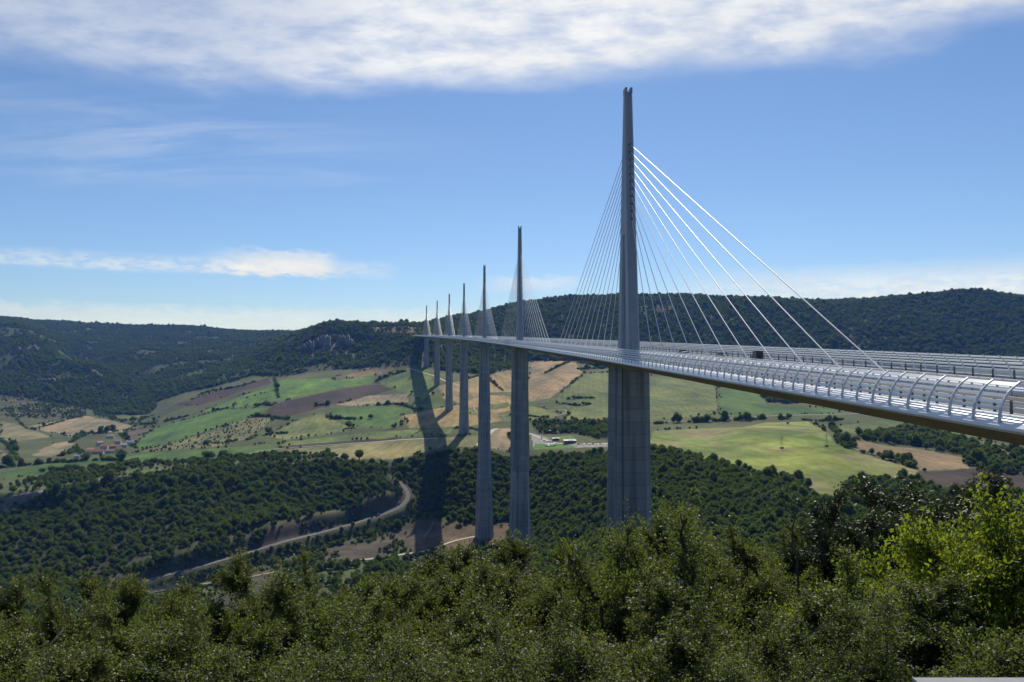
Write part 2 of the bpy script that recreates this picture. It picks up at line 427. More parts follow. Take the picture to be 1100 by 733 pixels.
def cover(m, floor, dens, size, soft=None):
    LC[m] = np.array(floor) * (1 + .5 * fbm(GX[m] / 40, GY[m] / 40, 77, 3))[:, None]
    d = np.full(m.sum(), dens)
    if soft is not None: d = d * np.clip(soft + 1.5 * fbm(GX[m] / 120, GY[m] / 120, 55, 4), .04, 1)
    DENS[m] = d; TSIZE[m] = size
FL = (.05, .052, .026)
# hills far behind
HL = [(-600,300),(350,300),(332,366),(300,386),(290,398),(230,416),(200,422),(170,432),(160,448),(130,452),(100,441),(60,432),(0,424),(-600,430)]
m = bearing_mask(HL, 2350, 6200); cover(m, (.045,.060,.024), .018, 4.3, .68); ZONE[m] = 1
HC = [(255,402),(300,385),(330,366),(345,300),(463,300),(463,362),(448,363),(448,391),(400,395),(340,399),(300,405)]
m = bearing_mask(HC, 2280, 6200); cover(m, (.055,.066,.028), .018, 4.4, .78); ZONE[m] = 1
HR = [(455,392),(455,300),(1800,300),(1800,396),(1100,396),(900,397),(700,399),(640,394),(620,388),(560,388),(548,396),(520,404),(505,408),(480,400)]
m = bearing_mask(HR, 2200, 6200); cover(m, FL, .017, 4.8, 1.0); ZONE[m] = 2
# scrubby foot slopes on the left
m = poly_mask([(0,424),(60,432),(95,441),(88,449),(60,452),(0,448)]); cover(m, (.085,.09,.04), .012, 2.5, .45); ZONE[m] = 1
m = poly_mask([(100,441),(130,452),(160,448),(180,440),(183,436),(166,458),(140,457),(100,446)]); cover(m, (.075,.095,.035), .012, 3.2, .6); ZONE[m] = 1
# cut slope at the far abutment, bare
m = bearing_mask([(400,352),(446,350),(450,363),(430,362),(402,357)], 2450, 3300); LC[m] = (.17, .13, .09); DENS[m] = .003
# rock faces on the hills
for px in ([(318,372),(330,360),(352,358),(372,362),(380,372),(372,382),(350,380),(335,388),(322,384)], [(26,372),(40,370),(42,378),(30,382)], [(12,376),(20,374),(18,384)],
           [(38,408),(60,404),(60,412),(40,413)], [(98,397),(106,397),(108,405),(100,405)]):
    m = bearing_mask(px, 2400, 4000); w = fbm(GX[m] / 22, GY[m] / 40, 15, 4) > .02
    idx = np.nonzero(m.ravel())[0][w]
    LC.reshape(-1, 3)[idx] = (.19, .18, .165); DENS.reshape(-1)[idx] = .0045
# gorge woods
W1 = [(-250,560),(-100,560),(0,557),(20,546),(60,531),(75,522),(110,516),(150,511),(200,505),(300,500),(350,497),(395,502),(425,517),(415,532),(380,543),(300,560),(220,584),(140,612),(100,628),(60,650),(-250,665)]
m = poly_mask(W1); cover(m, FL, .078, 2.9, 1.0); ZONE[m] = 3
W1b = [(-250,540),(0,525),(30,516),(110,503),(150,500),(215,497),(240,494),(300,488),(350,489),(395,496),(350,493),(300,496),(200,507),(110,518),(60,530),(0,545),(-250,560)]
m = poly_mask(W1b); cover(m, (.10,.12,.045), .024, 2.7, .6); ZONE[m] = 3
W2 = [(395,501),(430,498),(450,492),(480,487),(513,485),(545,495),(600,491),(655,489),(696,482),(741,494),(772,505),(800,510),(850,520),(870,531),(895,545),(905,549),(870,575),(800,650),(640,650),(545,600),(530,566),(500,557),(475,552),(455,548),(440,532),(425,513)]
m = poly_mask(W2); cover(m, FL, .074, 2.9, 1.0); ZONE[m] = 4
W3 = [(908,526),(925,518),(985,519),(1005,530),(1000,640),(870,640),(895,560)]
m = poly_mask(W3); cover(m, FL, .074, 2.9, 1.0); ZONE[m] = 4
W7 = [(571,453),(610,454),(655,450),(655,473),(640,472),(620,466),(600,467),(576,466)]
m = poly_mask(W7); cover(m, FL, .034, 3.2, 1.0); ZONE[m] = 5
W8 = [(917,468),(950,467),(975,462),(1018,470),(1051,479),(1054,489),(1032,486),(975,479),(930,474)]
m = poly_mask(W8); cover(m, FL, .030, 3.8, 1.0); ZONE[m] = 5
W9 = [(1035,487),(1060,482),(1080,494),(1110,503),(1110,514),(1060,507),(1040,500)]
m = poly_mask(W9); cover(m, FL, .032, 3.3, .9); ZONE[m] = 5
W10 = [(815,423),(850,424),(880,432),(845,434),(824,432)]
m = poly_mask(W10); cover(m, FL, .03, 3.6, 1.0); ZONE[m] = 5
# bare cut slopes, shade put into their albedo, and earth round the gorge road
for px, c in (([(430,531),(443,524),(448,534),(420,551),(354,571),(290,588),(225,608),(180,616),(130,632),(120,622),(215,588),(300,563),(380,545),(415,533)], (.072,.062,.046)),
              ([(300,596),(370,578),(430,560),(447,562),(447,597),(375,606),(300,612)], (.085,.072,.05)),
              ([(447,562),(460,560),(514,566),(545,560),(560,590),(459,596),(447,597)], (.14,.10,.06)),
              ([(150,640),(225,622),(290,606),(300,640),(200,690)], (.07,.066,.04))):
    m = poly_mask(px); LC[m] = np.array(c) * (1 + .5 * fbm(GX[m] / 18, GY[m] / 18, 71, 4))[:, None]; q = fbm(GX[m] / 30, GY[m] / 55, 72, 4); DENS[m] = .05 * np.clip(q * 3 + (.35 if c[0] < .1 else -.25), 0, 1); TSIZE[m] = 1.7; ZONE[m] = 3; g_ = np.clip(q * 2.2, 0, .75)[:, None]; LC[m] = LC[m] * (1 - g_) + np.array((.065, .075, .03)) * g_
for px, dn, sz in (([(443,538),(452,548),(430,562),(360,578),(290,597),(200,622),(150,632),(180,619),(225,608),(290,590),(354,572),(420,552)], .05, 2.0),
                   ([(150,655),(180,632),(240,628),(225,650),(215,690)], .03, 2.2)):
    m = poly_mask(px); cover(m, (.10,.11,.05), dn, sz, .8); ZONE[m] = 3
q = fbm(GX / 22, GY / 22, 74, 3)
m = (RD > 6) & (RD < 24) & ~RUP; DENS[m] = np.where(q[m] > -.3, .075, .012); TSIZE[m] = 2.1; ZONE[m] = 3; LC[m] = (.075, .085, .035)
m = (RD > 7) & (RD < 30) & RUP; DENS[m] = np.where(q[m] > -.08, .13, .008); TSIZE[m] = 1.8; ZONE[m] = 3
m = m & (q > .1); LC[m] = (.06, .07, .03)
# limestone edge above the left gorge wood
for px in ([(-100,565),(0,555),(18,544),(52,529),(52,522),(20,530),(0,534),(-100,545)], [(100,523),(145,514),(148,508),(118,512),(100,516)], [(165,509),(240,502),(240,499),(165,505)]):
    m = poly_mask(px); w = fbm(GX[m] / 14, GY[m] / 30, 19, 3) > -.45; idx = np.nonzero(m.ravel())[0][w]
    LC.reshape(-1, 3)[idx] = (.17, .16, .145); DENS.reshape(-1)[idx] = .006
# visitor stop: paved apron and lawn
m = poly_mask([(571,466),(583,469),(600,477),(655,477),(655,480),(610,481),(572,481)]); LC[m] = (.30, .29, .27); DENS[m] = 0
m = poly_mask([(574,477),(602,477),(622,480),(602,482),(573,483)]); LC[m] = (.10, .2, .045); DENS[m] = 0
m = poly_mask([(584,470),(612,468),(620,472),(600,473)]); LC[m] = (.13, .2, .06); DENS[m] = 0
m = EDGE_SHRUB & (DENS == 0); DENS[m] = .016; TSIZE[m] = 1.9; ZONE[m] = 5
near = GY < 520
LC[near] = np.array((.07, .065, .04)) * (1 + .4 * fbm(GX[near] / 6, GY[near] / 6, 91, 3))[:, None]
m = GY < 560; DENS[m] = .02; TSIZE[m] = 3.2; ZONE[m] = 6; DENS[GY < 150] = 0

def ground_material():
    m, t, b = material('ground_cover', (.1, .1, .05), .95, 0, .15)
    at = t.new('ShaderNodeAttribute', attribute_name='land'); co = t.new('ShaderNodeTexCoord').outputs['Object']
    n = t.noise(co, .045, 8, .65); n2 = t.noise(co, .6, 4, .6)
    n3 = t.noise(t.mapping(co, (1, .45, 1), (0, 0, .5)), .11, 6, .65)
    k = t.math('MULTIPLY', t.math('MULTIPLY_ADD', n, 1.0, .5), t.math('MULTIPLY_ADD', n3, .9, .55))
    k = t.math('MULTIPLY', k, t.math('MULTIPLY_ADD', n2, .5, .75))
    vm = t.new('ShaderNodeVectorMath', operation='SCALE'); t.l.new(at.outputs['Color'], vm.inputs[0]); t.put(vm.inputs['Scale'], k)
    t.l.new(vm.outputs[0], b.inputs['Base Color'])
    bn = t.new('ShaderNodeBump'); bn.inputs['Strength'].default_value = .5; bn.inputs['Distance'].default_value = .6
    t.put(bn.inputs['Height'], n2); t.put(b.inputs['Normal'], bn.outputs[0])
    return m
M_GROUND = ground_material()

def grid_object(name, i0, i1):
    ny, nx = i1 - i0, len(TN)
    v = np.stack([GX[i0:i1], GY[i0:i1], GZ[i0:i1]], -1).reshape(-1, 3)
    a = (np.arange(ny - 1)[:, None] * nx + np.arange(nx - 1)[None]).ravel()
    me = np_mesh(name, v, np.stack([a, a + 1, a + 1 + nx, a + nx], -1))
    ca = me.color_attributes.new('land', 'FLOAT_COLOR', 'POINT')
    c = np.ones((len(v), 4), np.float32); c[:, :3] = np.clip(LC[i0:i1].reshape(-1, 3), .01, .8); ca.data.foreach_set('color', c.ravel())
    return tag(link(name, me, M_GROUND, smooth=True), kind='structure')
ISP = int(np.searchsorted(YN, 2420))
tag(grid_object('valley_terrain', 0, ISP + 1), 'patchwork valley floor of fields, meadows and gorge slopes below the bridge', 'terrain')
tag(grid_object('hills', ISP, len(YN)), 'long wooded plateau hills closing the valley under the sky', 'hills')
# ground right under the viewpoint
ys = np.concatenate([np.array([-40, -20, -8, 0, 2.2, 2.6]), np.arange(3.5, 20.1, 1.5)]); ys[-1] = 20.0
xs = np.linspace(-60, 60, 81)
gx, gy = np.meshgrid(xs, ys); gz = z_near(gy) + .25 * fbm(gx / 3, gy / 3, 8, 3) * (gy > 2.3) * (gy < 19.9)
gz[-1] = np.interp(20, YN, GZ[:, 500])
a = (np.arange(len(ys) - 1)[:, None] * 81 + np.arange(80)[None]).ravel()
me = np_mesh('viewpoint_hillside', np.stack([gx, gy, gz], -1).reshape(-1, 3), np.stack([a, a + 1, a + 82, a + 81], -1))
tag(link('viewpoint_hillside', me, worn('leaf_litter', (.06, .05, .03), (.09, .085, .045), .95, 1.5)), 'steep leafy hillside falling away below the viewpoint', 'hillside', kind='structure')

# ------------------------------------------------------------------ roads and tracks, draped ribbons
M_ASPH = worn('road_surface', (.20, .19, .18), (.26, .25, .235), .85, .3)
M_ASPHD = worn('old_asphalt', (.125, .12, .112), (.16, .152, .14), .9, .3)
M_GRAVEL = worn('pale_gravel', (.42, .37, .29), (.52, .47, .38), .9, .3)
M_TRACK = worn('earth_track', (.27, .21, .14), (.33, .27, .19), .95, .3)
def ribbon(name, px, width, mat, label, lift=.35, ymin=520):
    w = line_world(px, 4, ymin) if not isinstance(px, np.ndarray) else px
    if len(w) > 6 and not isinstance(px, np.ndarray):
        for _ in range(4): w[1:-1] = (w[:-2] + 2 * w[1:-1] + w[2:]) / 4
    d = np.gradient(w, axis=0); d /= np.linalg.norm(d, axis=1)[:, None] + 1e-9
    n = np.stack([-d[:, 1], d[:, 0]], -1)
    offs = np.array([-.5, -.25, 0, .25, .5]) * width
    p = w[:, None] + n[:, None] * offs[None, :, None]
    z = zt(p[..., 0], p[..., 1]) + lift
    v = np.concatenate([p, z[..., None]], -1).reshape(-1, 3)
    a = (np.arange(len(w) - 1)[:, None] * 5 + np.arange(4)[None]).ravel()
    o = link(name, np_mesh(name, v, np.stack([a, a + 1, a + 6, a + 5], -1)), mat)
    return tag(o, label, 'road' if 'road' in name else 'track', kind='structure')
ribbon('road', ROADW, 5.6, M_ASPHD, 'grey road bending round the wooded gorge slope')
ribbon('track', [(514,576),(492,580),(459,592),(405,600),(375,603),(345,608)], 4, M_GRAVEL, 'pale track running from the tall pier foot across bare earth')
ribbon('track', [(300,614),(259,622),(223,627),(179,632),(150,638)], 4, M_TRACK, 'earth track below the gorge road among bushes')
ribbon('road', [(690,453),(735,453),(760,451),(800,449),(830,447),(870,446),(920,445),(975,444),(1040,450)], 7, M_ASPH, 'pale straight road along the hedge behind the big meadow', .5)
ribbon('track', [(262,489),(275,486),(287,484),(302,482),(330,480),(400,475),(427,473),(470,471)], 5, M_GRAVEL, 'whitish track along the edge of the dry field', .4)
ribbon('road', [(513,479),(522,470),(531,463),(529,458),(540,462),(560,464),(574,467),(584,473),(600,477),(655,477)], 7, M_GRAVEL, 'light road leading to the visitor stop under the bridge', .4)
ribbon('track', [(520,424),(507,430),(507,441),(515,446),(535,447),(565,444),(600,441),(611,438),(613,443),(600,447),(575,449)], 4, M_TRACK, 'narrow track curving between the tan stubble fields', .4)
ribbon('track', [(440,396),(452,400),(468,404),(480,411),(495,415)], 5, M_GRAVEL, 'track below the farthest pier', .4)

# ------------------------------------------------------------------ limestone outcrops
import bmesh
M_ROCK = worn('limestone', (.23, .22, .2), (.12, .118, .108), .95, .12, bump=.6, stretch=(1, 1, .35))
def rock_wall(px, h, depth, label, seed, ymin=520, lift=.0):
    w = line_world(px, 1.0, ymin); rg = np.random.default_rng(seed)
    s_ = np.concatenate([[0], np.cumsum(np.linalg.norm(np.diff(w, axis=0), axis=1))]); n = max(10, int(s_[-1] / 1.6))
    ss = np.linspace(0, s_[-1], n); P_ = np.stack([np.interp(ss, s_, w[:, 0]), np.interp(ss, s_, w[:, 1])], -1)
    jag = .15 if seed <= 3 else 1.0
    top = h * (.55 + .45 * np.sin(np.linspace(0, np.pi, n)) ** .5 + .6 * jag * fbm(ss / 12, ss * 0 + seed, 3, 4) + .35 * jag * np.round(2 * fbm(ss / 6, ss * 0 + seed * 2, 4, 2)) / 2) * np.clip(np.minimum(ss, s_[-1] - ss) / 8, .15, 1)
    butt = 4.5 * fbm(ss / 14, ss * 0 + seed * 3.1, 7, 4) + 2.6 * np.round(2 * fbm(ss / 5, ss * 0 + seed, 9, 2)) / 2
    o0 = P_[0]; z0 = float(zt(*o0)); rows = []
    lv = [(-.35, -1.5), (.12, -.8), (.3, .2), (.36, -.2), (.62, .5), (.7, .1), (.97, .9), (1.0, 2.2), (.96, depth)]
    base = zt(P_[:, 0], P_[:, 1])
    for f, dy in lv:
        j = rg.normal(scale=.75, size=n) + 1.6 * fbm(ss / 4, ss * 0 + f * 9, seed, 2)
        rows.append(np.stack([P_[:, 0] - o0[0] + j * .6, P_[:, 1] - o0[1] + dy + butt + j, base - z0 + top * f + (j * .5 if f > 0 else 0)], -1))
    v = np.stack(rows).reshape(-1, 3); a = (np.arange(len(lv) - 1)[:, None] * n + np.arange(n - 1)[None]).ravel()
    o = link('rock_outcrop', np_mesh('rock_outcrop', v, np.stack([a, a + 1, a + 1 + n, a + n], -1)), M_ROCK); o.location = (*o0, z0)
    return tag(o, label, 'cliff', kind='structure')
rock_wall([(0, 549), (15, 543), (30, 541), (44, 539), (58, 533)], 12, 12, 'grey limestone cliff at the left end of the gorge wood', 1)
rock_wall([(-60, 556), (-30, 552), (-2, 549)], 12, 12, 'grey limestone cliff just outside the left edge', 2)
rock_wall([(102, 522), (120, 519), (146, 515)], 6, 7, 'low grey rock band under the trees on the gorge rim', 3)
rock_wall([(322, 384), (330, 378), (338, 377)], 28, 12, 'pale cliff at the left end of the wooded bluff left of the far bridge end', 4, 2300)
rock_wall([(339, 374), (348, 372), (356, 373)], 34, 12, 'tallest pale cliff in the middle of the wooded bluff', 5, 2300)
rock_wall([(360, 371), (370, 370), (380, 372)], 26, 12, 'pale cliff at the right end of the wooded bluff', 6, 2300)
rock_wall([(12, 380), (18, 378), (23, 380)], 17, 9, 'small pale crag high on the far left hill', 7, 2300)
rock_wall([(28, 378), (34, 376), (41, 377)], 19, 9, 'pale crag on the far left hill beside the smaller one', 8, 2300)
rock_wall([(38, 413), (48, 411), (60, 412)], 13, 8, 'low pale rock band above the scrub on the left', 9, 2300)
rock_wall([(97, 405), (103, 404), (109, 406)], 18, 9, 'pale rocky knob where the left hill dips to the valley', 10, 2300)

# ------------------------------------------------------------------ distant trees: real crowns of leaf clumps over a lumpy core
M_BARK = worn('bark', (.06, .05, .04), (.11, .09, .07), .9, 6)
M_WOOD = [leaf_material('wood_foliage_dark', (.040, .076, .015), (.064, .108, .02), (.105, .148, .028), .42, (.20, .32, .03), .8, 'object', .08),
          leaf_material('wood_foliage_olive', (.058, .092, .018), (.086, .122, .025), (.130, .160, .034), .42, (.25, .34, .04), .8, 'object', .08)]
import bmesh
def far_tree_mesh(seed, tall=1.0, ncards=1150, mat=None, trunk=True):
    """crown radius about 1, standing on z = 0"""
    rg = np.random.default_rng(seed)
    bm = bmesh.new(); bmesh.ops.create_icosphere(bm, subdivisions=3, radius=1)
    v = np.array([p.co[:] for p in bm.verts]); f = np.array([[q.index for q in p.verts] for p in bm.faces]); bm.free()
    lob = rg.normal(size=(9, 3)); lob /= np.linalg.norm(lob, axis=1)[:, None]; lob[:, 2] = np.abs(lob[:, 2]) * .9 - .15
    lob /= np.linalg.norm(lob, axis=1)[:, None]; lw = rg.uniform(.5, 1, 9)
    dd = np.max(lw * np.exp(-((1 - v @ lob.T) / .16)), axis=1)
    rad = .52 + .42 * dd
    core = v * (rad * .74 + .07 * rg.normal(size=len(v)))[:, None]
    # leaf cards on and around the lumps
    i = rg.integers(0, len(v), ncards)
    dirs = v[i] + rg.normal(scale=.12, size=(ncards, 3)); dirs /= np.linalg.norm(dirs, axis=1)[:, None]
    c = dirs * (rad[i] * rg.uniform(.72, 1.16, ncards))[:, None]
    nrm = dirs + rg.normal(scale=.6, size=c.shape); nrm /= np.linalg.norm(nrm, axis=1)[:, None]
    a = np.cross(nrm, rg.normal(size=c.shape)); a /= np.linalg.norm(a, axis=1)[:, None]; b = np.cross(nrm, a)
    s = rg.uniform(.06, .15, ncards)[:, None]
    quad = np.stack([c - a * s, c - b * s * .7, c + a * s, c + b * s * .7], 1).reshape(-1, 3)
    sc = np.array([1, 1, tall])
    core = core * sc; quad = quad * sc
    zo = .62 * tall + .30
    core[:, 2] += zo; quad[:, 2] += zo
    tris = f
    vs = np.concatenate([core, quad]); o = len(core)
    q = np.arange(ncards * 4).reshape(-1, 4) + o
    tris = np.concatenate([tris, q[:, :3], q[:, [0, 2, 3]]])
    n_leaf = len(tris)
    # trunk
    ang = np.arange(6) / 6 * 2 * np.pi
    ring = lambda r, z: np.stack([np.cos(ang) * r, np.sin(ang) * r, np.full(6, z)], -1)
    tv = np.concatenate([ring(.09, -.25), ring(.06, zo)]); o = len(vs)
    k = np.arange(6); k2 = (k + 1) % 6
    tt = np.concatenate([np.stack([k, k2, k2 + 6], -1), np.stack([k, k2 + 6, k + 6], -1)]) + o
    vs = np.concatenate([vs, tv]); tris = np.concatenate([tris, tt])
    me = np_mesh('tree', vs, tris)
    mats = [mat or M_WOOD[seed % 2], M_BARK]
    for mm in mats: me.materials.append(mm)
    mi = np.zeros(len(tris), np.int32); mi[n_leaf:] = 1
    me.polygons.foreach_set('material_index', mi)
    return me
FAR = [far_tree_mesh(s, tl) for s, tl in ((1, 1.0), (2, .85), (3, 1.2), (4, .95), (5, 1.35))]
BUSH = [far_tree_mesh(s, tl) for s, tl in ((11, .7), (12, .6))]

def place_tree(name, mesh, p, r, label, group, cat='tree', rz=None, sink=0.0):
    o = bpy.data.objects.new(name, mesh); COL.objects.link(o)
    o.location = (p[0], p[1], float(zt(p[0], p[1])) - sink)
    k = random.uniform(.85, 1.15)
    o.scale = (r, r * random.uniform(.9, 1.1), r * k); o.rotation_euler = (0, 0, random.uniform(0, 6.28) if rz is None else rz)
    return tag(o, label, cat, group)

HEDGES = [
 # photo polyline, count, crown radius in metres, label, group
 ([(8,441),(30,462),(50,458),(70,452),(92,446)], 13, 3.6, 'small dark hedge tree along the upper edge of the left tan field', 'hedge trees round the left tan fields'),
 ([(0,472),(10,480),(20,495)], 6, 4.0, 'dark tree in the hedge at the far left edge beside a tan field', 'hedge trees at the far left'),
 ([(76,476),(84,470),(95,467),(107,466),(118,465),(128,463)], 12, 5.0, 'dark green tree on the slope behind the red roofed village', 'trees behind the village'),
 ([(62,491),(74,489),(80,483),(86,487),(92,493)], 9, 4.5, 'green tree crowding the left end of the village', 'trees beside the village'),
 ([(128,466),(142,476),(146,482)], 5, 3.5, 'tree at the right end of the village beside the green field', 'trees right of the village'),
 ([(2,503),(10,502),(23,501),(36,500),(50,498),(66,497),(76,497),(95,495),(124,495),(130,496),(150,497)], 16, 4.2, 'round green tree in the hedge along the plateau meadow below the village', 'trees along the plateau meadow'),
 ([(40,508),(75,505),(140,500),(158,498),(172,497),(200,497),(215,494),(240,491),(262,491),(285,490)], 30, 4.0, 'bushy green tree on the rim above the wooded gorge slope', 'trees on the gorge rim'),
 ([(176,453),(195,449),(213,444),(243,439)], 12, 3.0, 'small hedge tree between two green fields right of the village', 'hedge trees in the green valley'),
 ([(213,425),(228,420),(245,418),(262,414),(275,410)], 7, 4.0, 'tree beside the upper purple ploughed strip', 'trees by the upper ploughed strip'),
 ([(267,449),(280,447),(295,449),(310,451)], 9, 4.4, 'dark bush below the large purple ploughed field', 'bushes below the ploughed field'),
 ([(276,437),(284,434),(292,436)], 5, 4.4, 'dark bush at the left tip of the large purple ploughed field', 'bushes left of the ploughed field'),
 ([(294,405),(296,412),(298,420),(299,428)], 7, 4.0, 'tree in the short line climbing between the bright green fields', 'trees in a short climbing line'),
 ([(338,437),(347,435),(353,436)], 5, 3.8, 'dark tree under the middle of the large ploughed field', 'trees under the ploughed field'),
 ([(352,447),(354,450),(362,450),(373,450),(380,451),(389,450)], 8, 4.2, 'dark tree in the clump at the left end of the mid green field', 'trees by the mid green field'),
 ([(373,461),(378,459)], 2, 4.6, 'pale green tree below the mid green field', 'pale trees below the mid green field'),
 ([(420,461),(428,459),(432,457)], 4, 4.5, 'dark bush right beside the shadow band on the field corner', 'bushes beside the bridge shadow'),
 ([(403,436),(414,435),(425,434),(436,436),(446,440),(452,441)], 12, 3.4, 'low hedge tree along the top of the mid green field', 'hedge along the mid green field'),
 ([(403,411),(412,406),(420,403),(428,401),(437,399)], 11, 4.2, 'dark tree in the diagonal hedge under the rocky hill', 'diagonal hedge under the rocky hill'),
 ([(266,473),(274,470),(290,466),(308,466)], 9, 3.0, 'low bush on the rough slope left of the dry field', 'bushes on the rough slope'),
 ([(212,478),(240,476),(253,474)], 5, 3.0, 'small bush in the pale rough pasture', 'bushes in the rough pasture'),
 ([(609,429),(620,428),(639,428)], 8, 3.2, 'dark bush of the upper short row in the green field right of the second pier', 'upper row of bushes'),
 ([(604,434),(612,435),(622,436),(636,434)], 9, 3.2, 'dark bush of the lower short row in the green field right of the second pier', 'lower row of bushes'),
 ([(584,402),(592,398),(602,393),(612,389)], 7, 3.8, 'tree between the two tan stubble fields', 'trees between the stubble fields'),
 ([(620,390),(636,392),(650,396),(620,397)], 10, 4.5, 'dark tree at the foot of the wooded hill right of the stubble field', 'trees at the hill foot'),
 ([(702,456),(715,455),(730,454),(748,454),(765,453),(785,452),(805,452),(822,450)], 30, 4.6, 'dark hedge tree between the pale road and the big meadow', 'hedge along the big meadow'),
 ([(836,451),(850,450),(868,452),(880,453),(892,452),(905,451)], 12, 3.6, 'dark tree in the hedge above the far corner of the big meadow', 'hedge above the meadow corner'),
 ([(682,430),(683,426)], 1, 3.0, 'small tree beside the near pier in the green field', 'tree by the near pier'),
 ([(772,408),(773,412),(772,416)], 4, 4.5, 'dark tree of the small clump where two green fields meet under the deck', 'clump between two green fields'),
 ([(894,460),(900,466),(906,474),(910,482)], 10, 3.6, 'dark tree climbing the right hand edge of the big meadow', 'trees on the right edge of the meadow'),
 ([(922,486),(938,488),(955,491),(968,496),(979,502)], 14, 3.0, 'bush in the low hedge between the big meadow and the tan field', 'low hedge by the right tan field'),
 ([(967,462),(972,459),(976,462)], 4, 5.0, 'tall dark tree standing above the wood right of the big meadow', 'tall trees above the small wood'),
 ([(1060,478),(1075,481),(1090,487),(1100,492)], 8, 4.5, 'dark tree at the right edge under the end of the deck', 'trees at the right edge'),
 ([(500,408),(520,402),(530,412),(540,420)], 7, 4.0, 'tree in the field between the second and third piers', 'trees between the piers'),
 ([(545,447),(560,446),(575,448),(590,449)], 7, 2.6, 'low bush along the track right of the second pier', 'bushes by the track'),
 ([(553,470),(550,473),(546,467),(560,466)], 6, 3.6, 'green tree behind the visitor stop beside the second pier', 'trees by the second pier'),
 ([(488,461),(495,460),(508,461),(515,463)], 5, 2.8, 'small bush at the foot of the fourth pier', 'bushes at the fourth pier'),
 ([(1010,441),(1030,444),(1050,447)], 4, 3.5, 'small tree behind the deck end', 'trees behind the deck end'),
]
GN_PROTO = []
def light_bush(seed):
    me = far_tree_mesh(seed, .75, 260); n = len(me.vertices); v = np.empty(n * 3, np.float32); me.vertices.foreach_get('co', v)
    f = np.empty(len(me.polygons) * 3, np.int32); me.polygons.foreach_get('vertices', f); bpy.data.meshes.remove(me)
    return v.reshape(-1, 3)[:-12], f.reshape(-1, 3)[:-12]
LB = [light_bush(s) for s in (31, 32, 33)]
def hedge_mesh(w, r, name='hedge'):
    d = np.concatenate([[0], np.cumsum(np.linalg.norm(np.diff(w, axis=0), axis=1))]); n = int(min(120, max(4, d[-1] / (r * .42))))
    vs, fs, o = [], [], 0
    o0 = w[0]; z0 = float(zt(*o0))
    for k in range(n):
        s = RNG.random() * d[-1]; p = np.array([np.interp(s, d, w[:, 0]), np.interp(s, d, w[:, 1])]) + RNG.normal(scale=r * .3, size=2)
        if vnoise(np.array([s / 45.0]), np.array([d[-1]]), 5)[0] < .16: continue
        v, f = LB[RNG.integers(3)]; a = RNG.random() * 6.28; q = r * np.exp(RNG.normal(scale=.32)) * .72
        c, sn = math.cos(a), math.sin(a)
        x, y = v[:, 0] * c - v[:, 1] * sn, v[:, 0] * sn + v[:, 1] * c
        vs.append(np.stack([x * q + p[0] - o0[0], y * q + p[1] - o0[1], v[:, 2] * q * .9 + float(zt(*p)) - z0 - q * .25], -1)); fs.append(f + o); o += len(v)
    if not vs: return None
    ob = link(name, np_mesh(name, np.concatenate(vs), np.concatenate(fs)), random.choice(M_WOOD)); ob.location = (*o0, z0)
    return ob
def hedges():
    for px, n, r, lab, grp in HEDGES:
        r *= 1.35
        w = line_world(px, 1.0)
        if n >= 5:
            hb = hedge_mesh(w, r)
            if hb: tag(hb, 'low ragged hedge growth among the ' + grp, 'hedge')
        for k in range(max(1, int(n * .62))):
            f = RNG.random() * (len(w) - 1); i = int(f)
            p = w[min(i, len(w) - 1)] + RNG.normal(scale=1.6, size=2)
            bushy = 'bush' in lab
            o = place_tree('bush' if bushy else 'tree', random.choice(BUSH if bushy else FAR), p, r * .95 * float(np.exp(RNG.normal(scale=.28))), lab, grp, 'bush' if bushy else 'tree')
    # single trees that stand alone
    for (u, v), r, lab, ms in (((386, 494), 8.5, 'big round dark tree standing alone in the dry field left of the bridge shadow', FAR[1]),
                               ((398, 450), 6.5, 'spreading tree standing alone in the mid green field', FAR[3]),
                               ((110, 461), 4.5, 'small lone tree in the middle of the tan field above the village', FAR[0]),
                               ((846, 456), 3.0, 'tiny lone bush near the top edge of the big meadow', BUSH[0])):
        p = hit(u, v); nm = 'bush' if 'bush' in lab else 'tree'
        place_tree(nm, ms, p, r, lab, None, nm)
hedges()

# ------------------------------------------------------------------ woods as masses: the same tree meshes instanced on ground points
def forest_points():
    run = np.maximum.accumulate(np.where(GY < 500, -9, GZ / GY), axis=0)
    vis = ((GZ + 9) / GY >= run - .004) & (GY > 40)
    vis &= np.abs(GX / GY) < .70
    A = np.zeros(GX.shape)
    A[:-1, :-1] = np.diff(YN)[:, None] * (np.diff(TN)[None, :] * GY[:-1, :-1])
    lam = DENS * A * vis
    cnt = RNG.poisson(lam)
    i, j = np.nonzero(cnt); rep = cnt[i, j]
    i = np.repeat(i, rep); j = np.repeat(j, rep)
    i = np.minimum(i, len(YN) - 2); j = np.minimum(j, len(TN) - 2)
    y = YN[i] + RNG.random(len(i)) * (YN[i + 1] - YN[i]); t = TN[j] + RNG.random(len(i)) * (TN[j + 1] - TN[j])
    x = t * y
    # keep clear of roads and the piers
    return x, y, zt(x, y), TSIZE[i, j] * np.exp(RNG.normal(scale=.29, size=len(i)) + .02), ZONE[i, j]
FX, FY, FZ, FS, FZN = forest_points()

